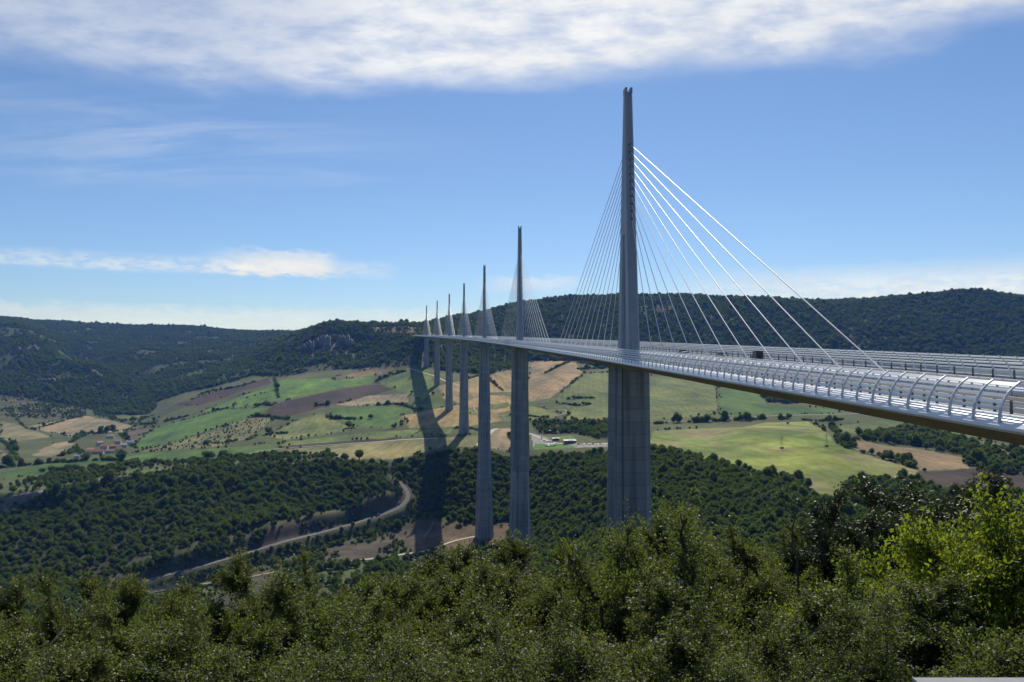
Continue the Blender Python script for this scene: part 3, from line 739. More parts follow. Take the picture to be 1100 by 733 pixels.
def road_clear(x, y):
    keep = np.ones(len(x), bool)
    for o in [o for o in COL.objects if o.name.startswith(('road', 'track'))]:
        n = len(o.data.vertices); c = np.empty(n * 3, np.float32); o.data.vertices.foreach_get('co', c); c = c.reshape(-1, 5, 3)[:, 2, :2]
        y0, y1, x0, x1 = c[:, 1].min() - 12, c[:, 1].max() + 12, c[:, 0].min() - 12, c[:, 0].max() + 12
        s = np.nonzero((x > x0) & (x < x1) & (y > y0) & (y < y1))[0]
        if len(s) == 0: continue
        d = np.full(len(s), 1e9)
        for p in c: d = np.minimum(d, (x[s] - p[0]) ** 2 + (y[s] - p[1]) ** 2)
        keep[s[d < 6.5 ** 2]] = False
    return keep

def instancer(name, sel, label):
    pts = np.stack([FX[sel], FY[sel], FZ[sel] - .3], -1).astype(np.float32)
    me = bpy.data.meshes.new(name); me.vertices.add(len(pts)); me.vertices.foreach_set('co', pts.ravel())
    a = me.attributes.new('size', 'FLOAT', 'POINT'); a.data.foreach_set('value', FS[sel].astype(np.float32))
    o = bpy.data.objects.new(name, me); COL.objects.link(o); tag(o, label, 'wood', kind='stuff')
    g = bpy.data.node_groups.new(name + '_nodes', 'GeometryNodeTree')
    g.interface.new_socket('Geometry', in_out='INPUT', socket_type='NodeSocketGeometry')
    g.interface.new_socket('Geometry', in_out='OUTPUT', socket_type='NodeSocketGeometry')
    N = g.nodes; L = g.links
    gi, go = N.new('NodeGroupInput'), N.new('NodeGroupOutput')
    ip = N.new('GeometryNodeInstanceOnPoints'); ip.inputs['Pick Instance'].default_value = True
    jn = N.new('GeometryNodeJoinGeometry')
    for pr in GN_PROTO:
        oi = N.new('GeometryNodeObjectInfo'); oi.inputs['Object'].default_value = pr; oi.inputs['As Instance'].default_value = True
        L.new(oi.outputs['Geometry'], jn.inputs[0])
    L.new(gi.outputs[0], ip.inputs['Points']); L.new(jn.outputs[0], ip.inputs['Instance'])
    rv = N.new('FunctionNodeRandomValue'); rv.data_type = 'FLOAT_VECTOR'; rv.inputs[0].default_value = (-.08, -.08, 0); rv.inputs[1].default_value = (.08, .08, 6.283)
    er = N.new('FunctionNodeEulerToRotation'); L.new(rv.outputs[0], er.inputs[0]); L.new(er.outputs[0], ip.inputs['Rotation'])
    na = N.new('GeometryNodeInputNamedAttribute'); na.data_type = 'FLOAT'; na.inputs[0].default_value = 'size'
    L.new(na.outputs[0], ip.inputs['Scale'])
    ri = N.new('FunctionNodeRandomValue'); ri.data_type = 'INT'; ri.inputs['Min'].default_value = 0; ri.inputs['Max'].default_value = 63
    L.new(ri.outputs[2], ip.inputs['Instance Index'])
    L.new(ip.outputs[0], go.inputs[0])
    md = o.modifiers.new('scatter', 'NODES'); md.node_group = g
    return o
# one standing tree of each mesh serves as the source of the scattered ones
_seen = set()
for o in list(COL.objects):
    if o.type == 'MESH' and o.data in FAR and o.data.name not in _seen:
        _seen.add(o.data.name); GN_PROTO.append(o)
keep = road_clear(FX, FY)
for zid, nm, lab in ((1, 'hill_forest', 'bluish scrub forest covering the left and middle plateau hills'),
                     (2, 'hill_forest', 'dense dark forest covering the long hill behind the bridge on the right'),
                     (3, 'gorge_forest', 'dense green wood on the gorge slope at the left below the plateau rim'),
                     (4, 'gorge_forest', 'dark wood belt behind the two nearest tall piers'),
                     (5, 'valley_wood', 'small woods among the fields right of the bridge'),
                     (6, 'slope_wood', 'wood on the hidden slope below the viewpoint trees')):
    s = np.nonzero((FZN == zid) & keep)[0]
    print('FOREST', nm, zid, len(s))
    if len(s): instancer(nm, s, lab)

# ------------------------------------------------------------------ the viaduct
S0X, S0Y, Z1, TH, SL, RC, XS = 38.07, 264.8, .95, .0859, .027, 20000.0, .035
def frame(S):
    a = TH + S / RC
    x = S0X - RC * (math.cos(TH) - math.cos(a)); y = S0Y + RC * (math.sin(a) - math.sin(TH))
    return x, y, Z1 + SL * S, Vector((math.cos(a), math.sin(a), 0)), Vector((-math.sin(a), math.cos(a), 0))
def P(S, off, h, tilt=True):
    x, y, z, r, d = frame(S)
    return Vector((x, y, z)) + r * off + Vector((0, 0, h + (off * XS if tilt else 0)))
M_STEEL = worn('deck_underside_steel', (.34, .27, .15), (.25, .20, .115), .6, .12, stretch=(1, 1, 1))  # brown of light bounced off the ground is painted into the grey steel
M_FASC = worn('white_fascia', (.82, .83, .84), (.72, .735, .75), .32, .25)
M_SLAT, _t, _b = material('windscreen_slat', (.78, .80, .82), .3, 0, .6)
_tr = _t.new('ShaderNodeBsdfTranslucent'); _tr.inputs[0].default_value = (.84, .87, .90, 1); _mx = _t.new('ShaderNodeMixShader'); _mx.inputs[0].default_value = .6
_t.l.new(_b.outputs[0], _mx.inputs[1]); _t.l.new(_tr.outputs[0], _mx.inputs[2]); _t.l.new(_mx.outputs[0], _t.n['Material Output'].inputs[0])
M_HOOP, _t, _b = material('hoop_paint', (.56, .59, .63), .4)
M_RAIL, _t, _b = material('dark_rail', (.10, .105, .115), .5)
M_DECK = worn('deck_asphalt', (.05, .05, .052), (.065, .065, .066), .9, .4)
M_PAINT, _t, _b = material('road_paint', (.75, .75, .72), .7)
M_PYL = worn('pylon_paint', (.23, .26, .31), (.20, .23, .275), .5, .2)
M_STAY, _t, _b = material('stay_sheath', (.68, .69, .71), .45)
def concrete():
    m, t, b = material('pier_concrete', (.35, .35, .34), .9, 0, .15)
    co = t.new('ShaderNodeTexCoord').outputs['Object']
    st = t.noise(t.mapping(co, (.55, .55, .018)), 1.0, 5, .6)          # vertical weather streaks
    bl = t.noise(co, .12, 4, .6)
    sep = t.new('ShaderNodeSeparateXYZ'); t.l.new(co, sep.inputs[0])
    lift = t.math('FRACT', t.math('MULTIPLY', sep.outputs[2], .25))
    joint = t.math('LESS_THAN', lift, .05)
    base = t.mix(t.step(st, .38, .66), (.30, .325, .34), (.155, .168, .178))
    base = t.mix(t.math('MULTIPLY', t.step(bl, .4, .7), .5), base, (.335, .35, .355))
    wn = t.new('ShaderNodeTexWhiteNoise', noise_dimensions='1D'); t.put(wn.inputs['W'], t.math('FLOOR', t.math('MULTIPLY', sep.outputs[2], .25)))
    base = t.mix(t.math('MULTIPLY', wn.outputs[0], .38), base, (.17, .175, .18))
    base = t.mix(t.math('MULTIPLY', joint, .6), base, (.12, .12, .12))
    t.put(b.inputs['Base Color'], base)
    return m
M_CONC = concrete()

viaduct = tag(empty('cable_stayed_viaduct', P(0, 0, -94)), 'long slender motorway viaduct on seven tall concrete piers with seven cable masts crossing the valley', 'viaduct')
VI = viaduct.matrix_world.inverted() if False else Matrix.Translation(-viaduct.location)
def vpart(mb, name, mats, parent=None, smooth=False):
    o = mb.build(name, mats, parent or viaduct, smooth)
    if parent is None or parent is viaduct: o.data.transform(VI)
    else: o.data.transform(VI @ Matrix.Translation(-parent.location))
    return o
SA, SB = -222.0, 2262.0
ST = list(np.arange(SA, 120, 4.0)) + list(np.arange(120, SB, 9.0)) + [SB]
# steel box
mb = MB(); prof = [(-15.45, -.98), (-13.3, -2.3), (-2.2, -4.3), (2.2, -4.3), (13.3, -2.3), (15.45, -.98), (13.9, -.12), (-13.9, -.12)]
mb.loft([[P(s, o, h) for o, h in prof] for s in ST]); vpart(mb, 'box_girder', M_STEEL)
# roadway
mb = MB(); mb.loft([[P(s, o, h) for o, h in ((-13.9, 0), (13.9, 0), (13.9, -.116), (-13.9, -.116))] for s in ST]); vpart(mb, 'roadway', M_DECK)
mb = MB()
for off in (-12.3, -2.9, 2.9, 12.3):
    for a, b in zip(ST[:-1], ST[1:]):
        mb.add([P(a, off - .1, .006), P(a, off + .1, .006), P(b, off + .1, .006), P(b, off - .1, .006)], [(0, 1, 2, 3)])
for off in (-9.2, -5.9, 5.9, 9.2):
    for a in np.arange(SA, 400, 13.0):
        mb.add([P(a, off - .08, .006), P(a, off + .08, .006), P(a + 3, off + .08, .006), P(a + 3, off - .08, .006)], [(0, 1, 2, 3)])
vpart(mb, 'lane_marking', M_PAINT)
# white rounded noses
for sgn in (-1, 1):
    pr = [(13.92, .20), (14.5, .22), (15.1, .10), (15.6, -.16), (15.92, -.48), (15.95, -.72), (15.7, -.96), (15.5, -1.0), (13.95, -.7)]
    pr = [(o * sgn, h) for o, h in pr]
    if sgn < 0: pr = pr[::-1]
    st = [s for s in ST if s >= -203]; st = [-203.6] + st
    mb = MB(); mb.loft([[P(s, o, h) for o, h in pr] for s in st]); vpart(mb, 'fascia', M_FASC, smooth=False)
# central kerb
mb = MB(); mb.loft([[P(s, o, h) for o, h in ((-2.0, .003), (-2.0, .55), (2.0, .55), (2.0, .003))] for s in ST]); vpart(mb, 'central_reserve', M_FASC)
# guard rails
for off in (-12.9, -2.5, 2.5, 12.9):
    mb = MB()
    for h in (.45, .72, 1.0):
        mb.loft([[P(s, off - .06, h), P(s, off + .06, h), P(s, off + .06, h + .11), P(s, off - .06, h + .11)] for s in ST])
    for s in (np.arange(-212, 500, 2.05) if off < 0 else np.arange(-212, 500, 4.1)):
        mb.loft([[P(s - .09, off - .13, h), P(s + .09, off - .13, h), P(s + .09, off + .04, h), P(s - .09, off + .04, h)] for h in (0, 1.18)], True, 1)
    vpart(mb, 'guard_rail', [M_FASC, M_RAIL if abs(off) > 5 else M_HOOP])
# windscreens
CURVE = [(-15.74, -.35), (-15.70, .3), (-15.57, .92), (-15.33, 1.5), (-14.98, 2.05), (-14.52, 2.5), (-13.98, 2.86)]
def cpt(f):
    x = f * (len(CURVE) - 1); i = min(int(x), len(CURVE) - 2); g = x - i
    return (CURVE[i][0] * (1 - g) + CURVE[i + 1][0] * g, CURVE[i][1] * (1 - g) + CURVE[i + 1][1] * g)
HS = 3.22
hoop_S = np.arange(-200.1, 2250, HS)
for sgn in (-1, 1):
    st = [float(s) for s in hoop_S if s < 250] + [float(s) for s in hoop_S[::3] if s >= 250]
    mb = MB()
    for fa, fb in ((.27, .345), (.415, .49), (.56, .635), (.705, .78), (.855, .97)):
        (oa, ha), (ob, hb) = cpt(fa), cpt(fb)
        n = Vector((hb - ha, -(ob - oa))).normalized() * .035
        pr = [(oa, ha), (ob, hb), (ob + n[0], hb + n[1]), (oa + n[0], ha + n[1])]
        pr = [(-sgn * -o if False else o * -sgn, h) for o, h in pr]
        mb.loft([[P(s, o, h) for o, h in (pr if sgn > 0 else pr[::-1])] for s in st])
    ws = vpart(mb, 'windscreen', M_SLAT)
    rest = MB()
    def hoop(mb, s, w=.085, dp=.18):
        rings = []
        for k in range(len(CURVE)):
            o, h = CURVE[k]
            a = CURVE[max(k - 1, 0)]; b = CURVE[min(k + 1, len(CURVE) - 1)]
            tn = Vector((b[0] - a[0], b[1] - a[1])).normalized(); nn = Vector((-tn[1], tn[0])) * (dp * (1.15 - .35 * k / 6))
            o2, h2 = o + nn[0] * .5, h + nn[1] * .5; o3, h3 = o - nn[0] * .5, h - nn[1] * .5
            rings.append([P(s - w, o2 * -sgn, h2), P(s + w, o2 * -sgn, h2), P(s + w, o3 * -sgn, h3), P(s - w, o3 * -sgn, h3)])
        mb.loft(rings)
    for i, s in enumerate(hoop_S):
        if i < 50:
            m1 = MB(); hoop(m1, float(s)); vpart(m1, 'hoop', M_HOOP, ws)
        else: hoop(rest, float(s))
    tag(vpart(rest, 'hoop', M_HOOP, ws), kind='stuff')

# piers
HGT = [94.5, 245, 221, 144, 136, 112, 78]
def hexring(S, dl, hw, hl, z, face=.62):
    """hexagon: hw half width across the deck, hl half length along it, centre moved dl along the deck"""
    x, y, zz, r, d = frame(S)
    c = Vector((x, y, z)) + d * dl
    q = [(hw, 0.12 * hl), (hw * face, hl), (-hw * face, hl), (-hw, .12 * hl), (-hw, -.12 * hl), (-hw * face, -hl), (hw * face, -hl), (hw, -.12 * hl)]
    return [c + r * a + d * b for a, b in q]
MASTS = []
for k in range(7):
    S = 342.0 * k; x, y, zd, r, d = frame(S)
    if k == 0: foot = float(z_near(y)) - 6
    else: foot = float(zt(x, y)) - 6
    top = zd - 4.6; mb = MB(); D = top - foot
    hw = lambda q: 5.55 + .006 * q + .00008 * q * q
    sp = min(D, 90.0)
    for sg in (-1, 1):
        rings = [hexring(S, sg * (5.0 + .012 * q), hw(q), 2.5 + .018 * q, top - q) for q in (0, sp * .25, sp * .5, sp * .75, sp)]
        mb.loft(rings)
    jr = []                                            # added dark strip painting the gap's shade down the near column's edge
    for q in (0.3, sp * .5, sp - 1):
        c = Vector((x, y, top - q)) - d * (5.0 + .012 * q + 2.5 + .018 * q); o = -hw(q) * .66
        jr.append([c + r * (o - .25) + d * .1, c + r * (o + .25) + d * .1, c + r * (o + .25) - d * .06, c + r * (o - .25) - d * .06])
    mb.loft(jr, True, 1)
    if D > 90.5:
        rings = [hexring(S, 0, hw(q) + .02, 10.4 + .012 * (q - 90), top - q) for q in np.linspace(89, D, 6)]
        mb.loft(rings)
    # bearings under the girder
    for sg in (-1, 1):
        for o in (-1.9, 1.9):
            c = P(S, o, -4.42, False) + d * (sg * 5.0)
            M = Matrix.Translation(c) @ Matrix.Rotation(TH + S / RC, 4, 'Z')
            mb.box((0, 0, -.1), (1.6, 2.0, .55), M, 1)
    vpart(mb, 'pier', [M_CONC, M_RAIL])
    # mast: inverted V along the deck, then a single blade with a forked tip
    mb = MB()
    def ring(dl, hw_, hl, h):
        c = Vector((x, y, zd + h)) + d * dl
        k_ = hl - .9; q = [(hw_, k_), (hw_ * .62, hl), (-hw_ * .62, hl), (-hw_, k_), (-hw_, -k_), (-hw_ * .62, -hl), (hw_ * .62, -hl), (hw_, -k_)]
        return [c + r * a + d * b for a, b in q]
    for sg in (-1, 1):
        mb.loft([ring(sg * 5.9, 1.7, 3.4, .3), ring(sg * 5.2, 1.62, 3.1, 12), ring(sg * 4.15, 1.55, 2.85, 26), ring(sg * 2.95, 1.5, 2.65, 39.5)])
    mb.loft([ring(0, 1.53, 5.7, 38.6), ring(0, 1.45, 4.4, 54), ring(0, 1.32, 3.0, 71), ring(0, 1.2, 2.0, 85.2)])
    for sg in (-1, 1):
        c = Vector((x, y, zd + 85.9)) + r * (sg * .86)
        mb.box((0, 0, 0), (.62, 3.4, 1.8), Matrix.Translation(c) @ Matrix.Rotation(TH + S / RC, 4, 'Z'))
    for i in range(11):                               # anchor boxes on both edges of the blade
        h = 67.6 - 2.45 * i; hl = 3.25 + .083 * (67.6 - h)
        for sg in (-1, 1):
            c = Vector((x, y, zd + h)) + d * (sg * (hl - .1))
            M = Matrix.Translation(c) @ Matrix.Rotation(TH + S / RC, 4, 'Z') @ Matrix.Rotation(-sg * .75, 4, 'X')
            mb.box((0, 0, 0), (.7, .95, .6), M, 1)
    py = vpart(mb, 'pylon', [M_PYL, M_RAIL])
    MASTS.append(py)
    far = MB() if k >= 4 else None
    for sg in (-1, 1):
        for i in range(11):
            h = 67.6 - 2.45 * i; hl = 3.3 + .083 * (67.6 - h)
            a = Vector((x, y, zd + h)) + d * (sg * hl); sa = 155.0 - 12.5 * i
            b = P(S + sg * sa, 0, 1.0)
            rad = .10 if k == 0 else .11
            if k < 4:
                m1 = MB(); m1.tube([a, b], rad, 7)
                b2 = b + (a - b).normalized() * 3.2; m1.tube([b - (a - b).normalized() * .6, b2], rad * 1.5, 7)
                vpart(m1, 'stay_cable', M_STAY, py)
            else: far.tube([a, b], rad, 5)
    if far is not None:
        if k == 4: FARSTAY = MB()
        FARSTAY.add(far.v, far.f)
tag(vpart(FARSTAY, 'stay_cables', M_STAY), kind='stuff')
# abutments
for s0, s1 in ((SA - 14, SA + .0), (SB, SB + 16)):
    mb = MB(); bot = []
    for s in (s0, s1):
        x, y, z, r, d = frame(s)
        zb = (float(z_near(y)) if y < 300 else float(zt(x, y))) - 8
        bot.append([P(s, -15, -.2), P(s, 15, -.2), Vector((*P(s, 15, 0).xy, min(zb, P(s, 15, -6).z))), Vector((*P(s, -15, 0).xy, min(zb, P(s, -15, -6).z)))])
    mb.loft(bot); vpart(mb, 'abutment', M_CONC)

# ------------------------------------------------------------------ vehicles
M_GLASS, _t, _b = material('car_glass', (.02, .025, .03), .1)
M_TYRE, _t, _b = material('tyre', (.02, .02, .02), .9)
M_LAMP, _t, _b = material('tail_lamp', (.35, .02, .02), .3)
def paint(name, c):
    return material(name, c, .3, 0, .6)[0]
M_BLACK = paint('black_paint', (.015, .016, .018)); M_WHITE = paint('white_paint', (.75, .76, .77)); M_SILV = paint('silver_paint', (.42, .44, .46))
M_RED = paint('red_paint', (.30, .03, .025)); M_BLUE = paint('blue_paint', (.04, .08, .2))
def vehicle(name, label, cat, loc, rz, body_mat, kind='car', pitch=0, group=None, parts=True):
    t = empty(name, loc, rz); t.rotation_euler = (pitch, 0, rz); tag(t, label, cat, group)
    van = kind == 'van'
    L, W = (5.6, 2.05) if van else (4.3, 1.78)
    side = [(-L/2, .35), (L/2, .35), (L/2, .8), (L/2 - .25, 1.15), (L/2 - 1.0, 1.3), (L/2 - 1.7, 2.3), (-L/2 + .1, 2.4), (-L/2, 2.2)] if van else \
           [(-L/2, .32), (L/2, .32), (L/2, .7), (L/2 - 1.1, .9), (-L/2 + .35, .96), (-L/2, .85)]
    def ext(mb, pr, w, mat=0, inset=0):
        n = len(pr)
        vs = [(-w / 2, a, h) for a, h in pr] + [(w / 2, a, h) for a, h in pr]
        mb.add(vs, [tuple(range(n)), tuple(range(2 * n - 1, n - 1, -1))] + [(i, i + n, (i + 1) % n + n, (i + 1) % n) for i in range(n)], mat)
    def mk(fn, nm, mats, par):
        mb = MB(); fn(mb); return mb.build(nm, mats, par)
    mk(lambda m: ext(m, side, W), 'body', body_mat, t)
    if not van:
        cab = [(L/2 - 1.15, .9), (L/2 - 1.75, 1.4), (-L/2 + 1.0, 1.43), (-L/2 + .35, .96)]
        def cabin(m):
            ext(m, cab, W * .86); m.box((0, -.25, 1.432), (W * .8, 1.5, .05), None, 1)
        mk(cabin, 'cabin', [M_GLASS, body_mat], t)
    else:
        mk(lambda m: m.box((0, -L/2 - .01, 1.75), (W * .8, .04, .6)), 'rear_window', M_GLASS, t)
        mk(lambda m: ext(m, [(L/2 - 1.06, 1.34), (L/2 - 1.03, 1.36), (L/2 - 1.6, 2.2), (L/2 - 1.66, 2.2)], W * .9), 'windscreen', M_GLASS, t)
    for sx in (-1, 1):
        mk(lambda m: m.box((sx * W * .41, -L/2 - .015, .85 if not van else 1.1), (.2, .05, .3)), 'tail_lamp', M_LAMP, t)
        for yy in (-L * .31, L * .31):
            mk(lambda m: m.tube([(sx * (W/2 - .2), yy, .33), (sx * (W/2 + .01), yy, .33)], .33, 12), 'wheel', M_TYRE, t)
    return t
for S, off, kd, lab in ((-90, 7.6, 'van', 'tall black van driving on the far carriageway behind the windscreens'),
                        (-68, 7.4, 'car', 'low dark car just ahead of the black van on the bridge deck'),
                        (-35, 7.5, 'car', 'dark car farthest along the deck nearest to the first mast')):
    p = P(S, off, .01); _v = vehicle('van' if kd == 'van' else 'car', lab, kd, p, TH + S / RC, M_BLACK, kd, math.atan(SL), 'vehicles on the bridge')
    if kd == 'van': _v.scale = (.75, .5, .95)
# ------------------------------------------------------------------ small cars on the ground: one mesh each (3 px in the photograph)
def car_mesh(mat):
    mb = MB()
    def ext(pr, w, m):
        n = len(pr); vs = [(-w/2, a, h) for a, h in pr] + [(w/2, a, h) for a, h in pr]
        mb.add(vs, [tuple(range(n)), tuple(range(2*n-1, n-1, -1))] + [(i, i+n, (i+1) % n+n, (i+1) % n) for i in range(n)], m)
    ext([(-2.1, .3), (2.1, .3), (2.1, .7), (1.1, .9), (-1.8, .96), (-2.1, .85)], 1.75, 0)
    ext([(1.0, .9), (.4, 1.4), (-1.2, 1.43), (-1.8, .96)], 1.5, 1); mb.box((0, -.4, 1.435), (1.4, 1.5, .05), None, 0)
    for sx in (-1, 1):
        for yy in (-1.3, 1.3): mb.tube([(sx * .68, yy, .33), (sx * .89, yy, .33)], .33, 10, 2)
    o = mb.build('car', [mat, M_GLASS, M_TYRE]); me = o.data; bpy.data.objects.remove(o); return me
CARM = {k: car_mesh(m) for k, m in (('white', M_WHITE), ('silver', M_SILV), ('black', M_BLACK), ('red', M_RED), ('blue', M_BLUE))}
def small_car(u, v, c, label, group, rz):
    p = ground(u, v); o = bpy.data.objects.new('car', CARM[c]); COL.objects.link(o); o.location = p + Vector((0, 0, .42)); o.rotation_euler = (0, 0, rz)
    tag(o, label, 'car', group)
small_car(407, 553, 'white', 'white car driving on the bend of the gorge road', None, -1.0)
small_car(429, 541, 'silver', 'silver car just round the bend of the gorge road', None, -.4)
VIS = [(584.5,474.5,'black'),(587,475.5,'white'),(590,475,'silver'),(593,475.5,'white'),(599,474.6,'silver'),(621,477.8,'black'),(624,477.2,'white'),(627,478.3,'black'),
       (630,477.2,'silver'),(633,478.4,'white'),(637,477.4,'blue'),(641,478.3,'silver'),(645,477.5,'black'),(649,478.2,'white'),(589,478.9,'white'),(596,479.3,'silver')]
for u, v, c in VIS:
    side = 'left of the visitor building' if u < 603 else 'right of the visitor building'
    small_car(u, v, c, f'tiny {c} car parked {side} at the stop below the bridge', f'{c} cars parked {side}', random.choice([0.2, 1.7, 1.5]))

# ------------------------------------------------------------------ houses
M_WALL = [worn('plaster_wall', (.58, .52, .42), (.48, .42, .33), .9, .8), worn('stone_wall', (.34, .29, .23), (.27, .23, .18), .9, .8), worn('white_wall', (.62, .60, .56), (.54, .52, .48), .9, .8)]
M_TILE = [worn('clay_tile', (.42, .19, .12), (.33, .14, .09), .85, .9), worn('pale_tile', (.48, .33, .24), (.40, .25, .18), .85, .9), worn('grey_roof', (.42, .42, .43), (.34, .34, .36), .6, .9)]
M_WIN, _t, _b = material('window_glass', (.03, .035, .045), .15)
M_DOOR, _t, _b = material('door_paint', (.10, .06, .04), .6)
def house(u, v, L, W, H, rz, wall, roof, label, chimney=True, cat='house', name='house'):
    p = ground(u, v); t = tag(empty(name, p - Vector((0, 0, .6)), rz), label, cat); H += .6; rh = W * .30
    mb = MB(); mb.loft([[(-L/2, -W/2, 0), (-L/2, W/2, 0), (-L/2, W/2, H), (-L/2, 0, H + rh - .02), (-L/2, -W/2, H)],
                        [(L/2, -W/2, 0), (L/2, W/2, 0), (L/2, W/2, H), (L/2, 0, H + rh - .02), (L/2, -W/2, H)]])
    mb.build('wall', wall, t)
    e = .45; sl = rh / (W / 2); y1 = W/2 + e; z1 = H - sl * e
    mb = MB(); prf = [(-y1, z1), (0, H + rh), (y1, z1), (y1, z1 + .25), (0, H + rh + .28), (-y1, z1 + .25)]
    mb.loft([[(-L/2 - e, a, h) for a, h in prf], [(L/2 + e, a, h) for a, h in prf]])
    r = mb.build('roof', roof, t)
    if chimney:
        mb = MB(); mb.box((L * .28, W * .12, H + rh), (.7, .7, 1.8)); mb.build('chimney', wall, r)
    n = max(2, int(L / 4))
    for sy in (-1, 1):
        for i in range(n):
            for hz in ([1.9, 4.4] if H > 5.4 else [2.0]):
                if i == n // 2 and hz < 2.5: continue
                mb = MB(); mb.box((-L/2 + L * (i + .5) / n, sy * (W/2 + .02), hz), (1.0, .1, 1.25)); mb.build('window', M_WIN, t)
        mb = MB(); mb.box((-L/2 + L * (n // 2 + .5) / n, sy * (W/2 + .02), 1.6), (1.1, .1, 2.1)); mb.build('door', M_DOOR, t)
    return t
HOUSES = [
 (103,488,26,11,5.0,.15,0,0,'long red roofed farmhouse at the front left of the village'),
 (97,486,12,9,5.5,.5,1,1,'stone house with pale tiles at the left corner of the village'),
 (112,483,13,10,7.0,.3,2,0,'taller white house with red roof in the middle of the village'),
 (119,487,16,9,4.5,-.1,0,1,'low house with pale roof beside the village lane'),
 (121,483,12,9,6.5,.6,1,0,'stone house with clay roof behind the low pale roofed house'),
 (128,485,12,8,5.0,0,2,0,'small white house with bright red roof at the front right of the village'),
 (133,481,11,9,5.5,.4,0,2,'grey roofed house behind the bright red roofed house'),
 (140,478,14,10,5.5,.1,2,2,'house with pale grey roof at the right end of the village'),
 (145,476,10,8,4.5,.5,1,0,'small stone house farthest right in the village'),
 (127,477,11,9,6.0,.2,0,1,'house with pale tiles at the upper middle of the village'),
 (119,471,15,9,5.0,.1,2,2,'white barn with grey roof standing above the village'),
 (107,479,10,8,6.5,.9,0,1,'yellowish house with gable facing the valley'),
 (91,491,9,7,4.0,.1,1,2,'small grey roofed shed at the lower left of the village'),
 (83,492,8,6,3.5,.3,2,2,'tiny white shed far left of the village'),
 (96,490,8,6,3.5,.0,0,0,'small outbuilding below the stone corner house'),
]
for (u, v, L, W, H, rz, a, b, lab) in HOUSES: house(u, v, L, W, H, rz, M_WALL[a], M_TILE[b], lab)

# ------------------------------------------------------------------ visitor stop
M_FLAT = material('flat_white_roof', (.72, .73, .74), .5)[0]
def pavilion(u, v, L, W, H, rz, label, open_=False):
    p = ground(u, v); t = tag(empty('canopy' if open_ else 'pavilion', p - Vector((0, 0, .5)), rz), label, 'canopy' if open_ else 'building'); H += .5
    if open_:
        for sx in (-1, 1):
            for sy in (-1, 1):
                mb = MB(); mb.tube([(sx * L * .42, sy * W * .4, 0), (sx * L * .42, sy * W * .4, H)], .14, 8); mb.build('post', M_HOOP, t)
        mb = MB(); mb.loft([[(-L/2, -W/2, H), (L/2, -W/2, H), (L/2, W/2, H), (-L/2, W/2, H)], [(-L/2 + .4, -W/2 + .4, H + .7), (L/2 - .4, -W/2 + .4, H + .7), (L/2 - .4, W/2 - .4, H + .7), (-L/2 + .4, W/2 - .4, H + .7)]])
        mb.build('roof', M_FLAT, t)
    else:
        mb = MB(); mb.box((0, 0, H/2), (L, W, H)); mb.build('wall', M_WALL[1], t)
        mb = MB(); mb.box((0, 0, H + .26), (L + 2.4, W + 2.4, .5)); mb.box((L * .1, 0, H + 1.0), (L * .4, W * .5, .96), None); mb.build('roof', M_FLAT, t)
        for i in range(5):
            mb = MB(); mb.box((-L/2 + L * (i + .5) / 5, -W/2 - .02, H * .55), (L / 5 * .8, .1, H * .6)); mb.build('window', M_WIN, t)
        mb = MB(); mb.box((L/2 + .03, 0, 1.6), (.1, 2.2, 2.4)); mb.build('door', M_DOOR, t)
pavilion(612, 476.4, 17, 12, 4.6, .1, 'dark walled visitor building with a flat white roof')
pavilion(597, 473.5, 9, 7, 3.6, .2, 'small white roofed kiosk left of the visitor building')
pavilion(591, 479.4, 15, 6, 2.8, .05, 'long low white canopy on the lawn before the visitor building', True)
pavilion(606, 463.5, 9, 6, 4.0, .3, 'white roofed shed among the trees behind the visitor stop')
pavilion(591.5, 465.4, 8, 6, 4.0, .1, 'pale shed left of the one among the trees')
p = ground(582, 471.5); t = tag(empty('totem_sign', p), 'tall white totem sign beside the visitor stop road', 'sign')
mb = MB(); mb.box((0, 0, 3.2), (1.9, .5, 5.6)); mb.build('panel', M_FLAT, t); mb = MB(); mb.box((0, 0, .15), (2.3, .9, .7)); mb.build('base', M_CONC, t)

# ------------------------------------------------------------------ lattice masts of the power line in the meadow
M_GALV = material('galvanised_steel', (.16, .17, .17), .6)[0]
def lattice(u, v, H, label):
    p = ground(u, v); t = tag(empty('power_pylon', p - Vector((0, 0, .4)), .35), label, 'power pylon', 'power pylons in the big meadow')
    mb = MB(); b, tp = 1.5, .35; lv = np.linspace(0, H, 8)
    cr = lambda z: b + (tp - b) * z / H
    for sx in (-1, 1):
        for sy in (-1, 1): mb.tube([(sx * b, sy * b, 0), (sx * tp, sy * tp, H)], .07, 4)
    for z0, z1 in zip(lv[:-1], lv[1:]):
        a, c = cr(z0), cr(z1)
        for q in (((-a, -a, z0), (c, -c, z1)), ((a, -a, z0), (a and c, c, z1)), ((a, a, z0), (-c, c, z1)), ((-a, a, z0), (-c, -c, z1))): mb.tube(q, .045, 4)
    mb.build('tower', M_GALV, t)
    for z, w in ((H - 1.2, 3.4), (H - 3.6, 4.4)):
        mb = MB(); mb.tube([(-w, 0, z), (0, 0, z + .5), (w, 0, z)], .08, 4); mb.tube([(-w, 0, z), (w, 0, z)], .06, 4); mb.build('cross_arm', M_GALV, t)
    for k in range(3):
        a = k * 2.1 + .4
        o = bpy.data.objects.new('bush', BUSH[k % 2]); COL.objects.link(o)
        x, y = p.x + math.cos(a) * 1.4, p.y + math.sin(a) * 1.4
        o.location = (x, y, float(zt(x, y)) - .2); o.scale = (1.5, 1.5, 1.5); tag(o, label.replace('lattice mast', 'dark bush at the foot of the lattice mast').replace('thin grey ', ''), 'bush', 'bushes at the foot of ' + label)
lattice(840, 482, 16, 'thin grey lattice mast on the left in the big meadow')
